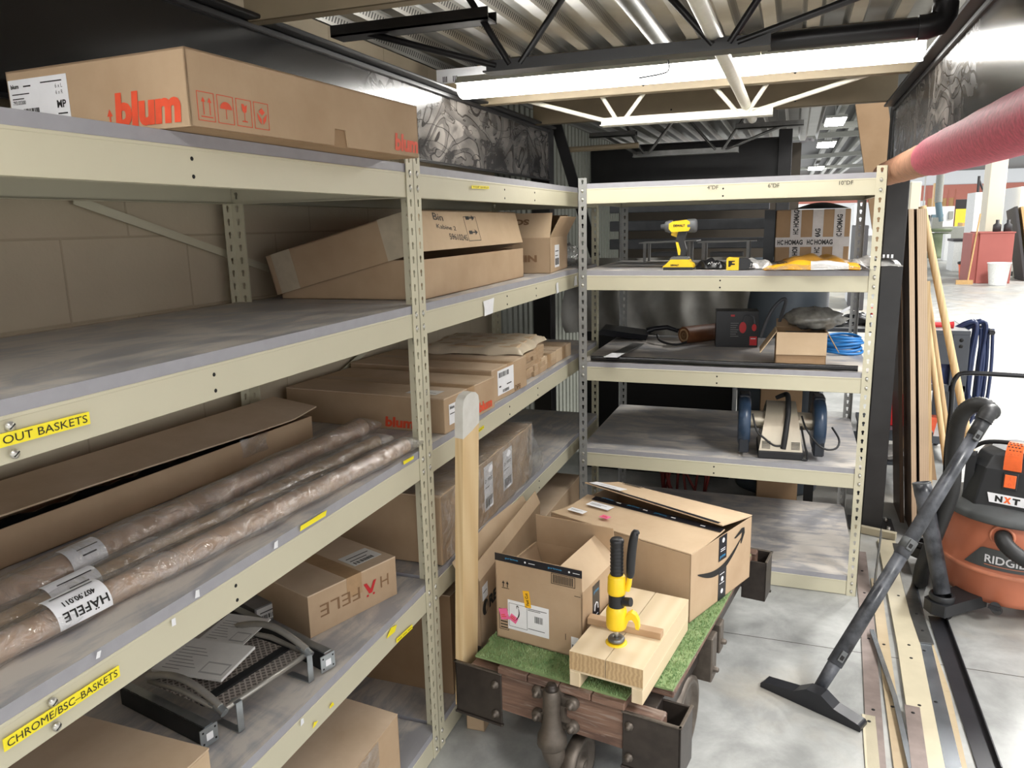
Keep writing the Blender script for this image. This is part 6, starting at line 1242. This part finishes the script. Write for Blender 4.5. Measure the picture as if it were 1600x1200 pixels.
# pole with boom, white cabinet, machines
t = thing('boom_pole', 'thin black pole with a slanting stay in front of the cream column', 'pole', P(1520,400,'z',0)); a = P(1520,400,'z',0); m = MB(); m.cyl(a, P(1530,275,'y',a.y), .05, 'dark_thing', 10); m.cyl(P(1519,372,'y',a.y), P(1524,335,'y',a.y), .085, 'dark_thing', 10); m.build('mast', t); m = MB(); m.cyl(P(1530,281,'y',a.y), P(1538,302,'y',a.y), .04, 'dark_thing', 8); m.build('stay', t)
hb('white_cabinet', 'tall white machine cabinet left of the cream column', 'cabinet', 1517, 1541, 300, 375, 'bin_white', 1.2, y=26)
t, a, b, y = hb('edge_machine', 'long white machine with a dark screen on the far side of the hall', 'machine', 1441, 1492, 322, 366, 'hall_white', 2.0, y=38)
m = MB(); q0 = P(1455,347,'y',y-.05); q1 = P(1474,335,'y',y-.05); m.box((q0.x,y-.1,q0.z), (q1.x,y,q1.z), 'machine_blue'); m.build('screen', t)
m = MB(); q0 = P(1444,346,'y',y-.05); q1 = P(1453,336,'y',y-.05); m.box((q0.x,y-.1,q0.z), (q1.x,y,q1.z), 'dark_thing'); m.build('panel', t)
m = MB(); q0 = P(1482,342,'y',y-.05); q1 = P(1490,330,'y',y-.05); m.box((q0.x,y-.1,q0.z), (q1.x,y,q1.z), 'hall_steel'); m.build('gauge_box', t)
t, a, b, y = hb('yellow_guard', 'bright yellow wire guard panel beside the white machine', 'guard', 1492, 1516, 326, 348, 'guard_yellow', .1, y=40)
hb('amber_post', 'amber crate edge under the yellow guard', 'crate', 1503, 1515, 348, 354, 'hall_amber', 1.0, y=37)
hb('work_table', 'grey work table edge in front of the yellow guard', 'table', 1470, 1515, 354, 360, 'hall_steel', 1.5, y=33)
p = P(1461, 403, 'z', 0); t = thing('green_machine', 'old green cast iron machine with a round table, beside the plywood edges', 'machine', p); s = dep_ = (p.y+1.93)/1196*1.05
m = MB(T(p.x,p.y,0)); m.lathe([(.34,0),(.36,.03),(.30,.12),(.27,.55),(.34,.75),(.40,.95),(.0,.97)], 'machine_green', None, 20); m.build('pedestal', t)
m = MB(T(p.x,p.y,0)); m.lathe([(0,1.0),(.46,1.0),(.52,1.08),(.52,1.12),(0,1.13)], 'machine_green', None, 24); m.build('table', t)
m = MB(T(p.x,p.y,0)); m.box((-.22,-.1,1.13), (.14,.2,1.55), 'hall_steel'); m.build('head', t)
m = MB(); m.tube([P(1469,346,'y',p.y), P(1467,325,'y',p.y), P(1466,316,'y',p.y)], .12, 'machine_blue', 12); m.tube([P(1466,316,'y',p.y), P(1469,280,'y',p.y), P(1471,255,'y',p.y)], .14, 'hall_steel', 12); tag(m.build('dust_duct', org=P(1469,346,'y',p.y)), 'blue and silver dust duct rising from the green machine', 'duct')
for i, (u0,u1,v0,v1,mt,y,nm,lb,ct) in enumerate(((1444,1450,250,320,'hall_steel',44,'round_duct','pale vertical duct left of the amber post in the hall','duct'),(1458,1465,286,318,'hall_amber',46,'amber_column','amber column beside the blue and silver duct','column'),(1420,1441,283,325,'hall_cream',6.5,'cream_cabinet','cream cabinet standing behind the leaning plywood edges, right of the column','cabinet'),(1447,1492,309,322,'hall_amber',60,'pallet_rack','orange racking far off above the white machine','rack'),(1492,1518,311,325,'dark_thing',62,'stacked_goods','dark stacked goods above the yellow guard','goods'),(1587,1640,290,372,'hall_white',22,'white_machine','white machine at the far right edge beside the leaning sheets','machine'),(1592,1640,382,412,'hall_steel',21,'low_machine','grey low machine at the right edge below the white one','machine'),(1476,1486,366,380,'hall_white',30,'white_box','white box on the floor right of the green machine','box'))):
    t, a, b, yy = hb(nm, lb, ct, u0, u1, v0, v1, mt, .5 if i != 5 else 2.0, y=y)
    if nm == 'white_machine': m = MB(); m.box((a.x-.02,yy-.02,a.z+.0), (b.x,yy-.0,a.z+.12), 'dark_thing'); m.build('dark_band', t)
    if nm == 'pallet_rack':
        for k in range(5): m = MB(); x = a.x+(b.x-a.x)*k/4; m.box((x-.06,yy-.1,0), (x+.06,yy,b.z+.6), 'hall_brick'); m.build('upright', t)
# seen through the end shelving, right of the taped carton
hb('pale_machine', 'pale machine front seen through the second shelf above the taped carton', 'machine', 1246, 1290, 318, 352, 'hall_white', 2, y=16)
hb('slanting_machine', 'white slanting machine part seen between the right posts of the second shelf', 'machine', 1330, 1352, 318, 398, 'hall_white', 1, y=14)
hb('dark_trolley', 'dark machine low between the right posts of the second shelf', 'machine', 1336, 1358, 352, 372, 'dark_thing', 1, y=13)
hb('cream_machine', 'cream machine body behind the post on the right of the taped carton', 'machine', 1292, 1326, 330, 400, 'hall_cream', 2, y=18)
# cardboard sheet standing beside the column
m = MB(); a = P(1336,164,'y',3.32); b = P(1386,164,'y',3.32); c = P(1368,400,'y',3.32); sl = (c.x-a.x)/(a.z-c.z); m.prism([(a.x,a.z),(b.x,a.z),(b.x+sl*a.z,0),(a.x+sl*a.z,0)], .03, 'cardboard_dark', frame((0,3.32,0),(1,0,0),(0,0,1))); o = m.build('tall_board', org=((a.x+b.x)/2,3.32,0), bevel=.004); tag(o, 'tall brown board standing upright behind the right end of the top shelf', 'board')
# ================================================================ light
w = bpy.data.worlds.new('hall_air'); SC.world = w; w.use_nodes = True
w.node_tree.nodes['Background'].inputs[0].default_value = (.97, .98, 1, 1); w.node_tree.nodes['Background'].inputs[1].default_value = .85
def hall_fill(x, y, z, sx, sy, e):  # unseen area lights without fixtures, added to fill hall and shelves
    l = bpy.data.lights.new('hall_fill_light', 'AREA'); l.shape = 'RECTANGLE'; l.size = sx; l.size_y = sy; l.energy = e; l.color = (1, .985, .95)
    o = bpy.data.objects.new('hall_fill_light', l); COL.objects.link(o); o.location = (x, y, z)
for x, y, e in ((5.5, 2.5, 190), (5.5, 10, 800), (5.5, -4, 300)): hall_fill(x, y, 6.2, 1.2, 2.4, e)
for y in (20, 32, 46, 62, 80): hall_fill(8+y*.12, y, 6.2, 4, 5, 800)
SC.view_settings.view_transform = 'Standard'; SC.view_settings.look = 'None'; SC.view_settings.gamma = 1; SC.view_settings.use_curve_mapping = False
SC.view_settings.exposure = 1.06
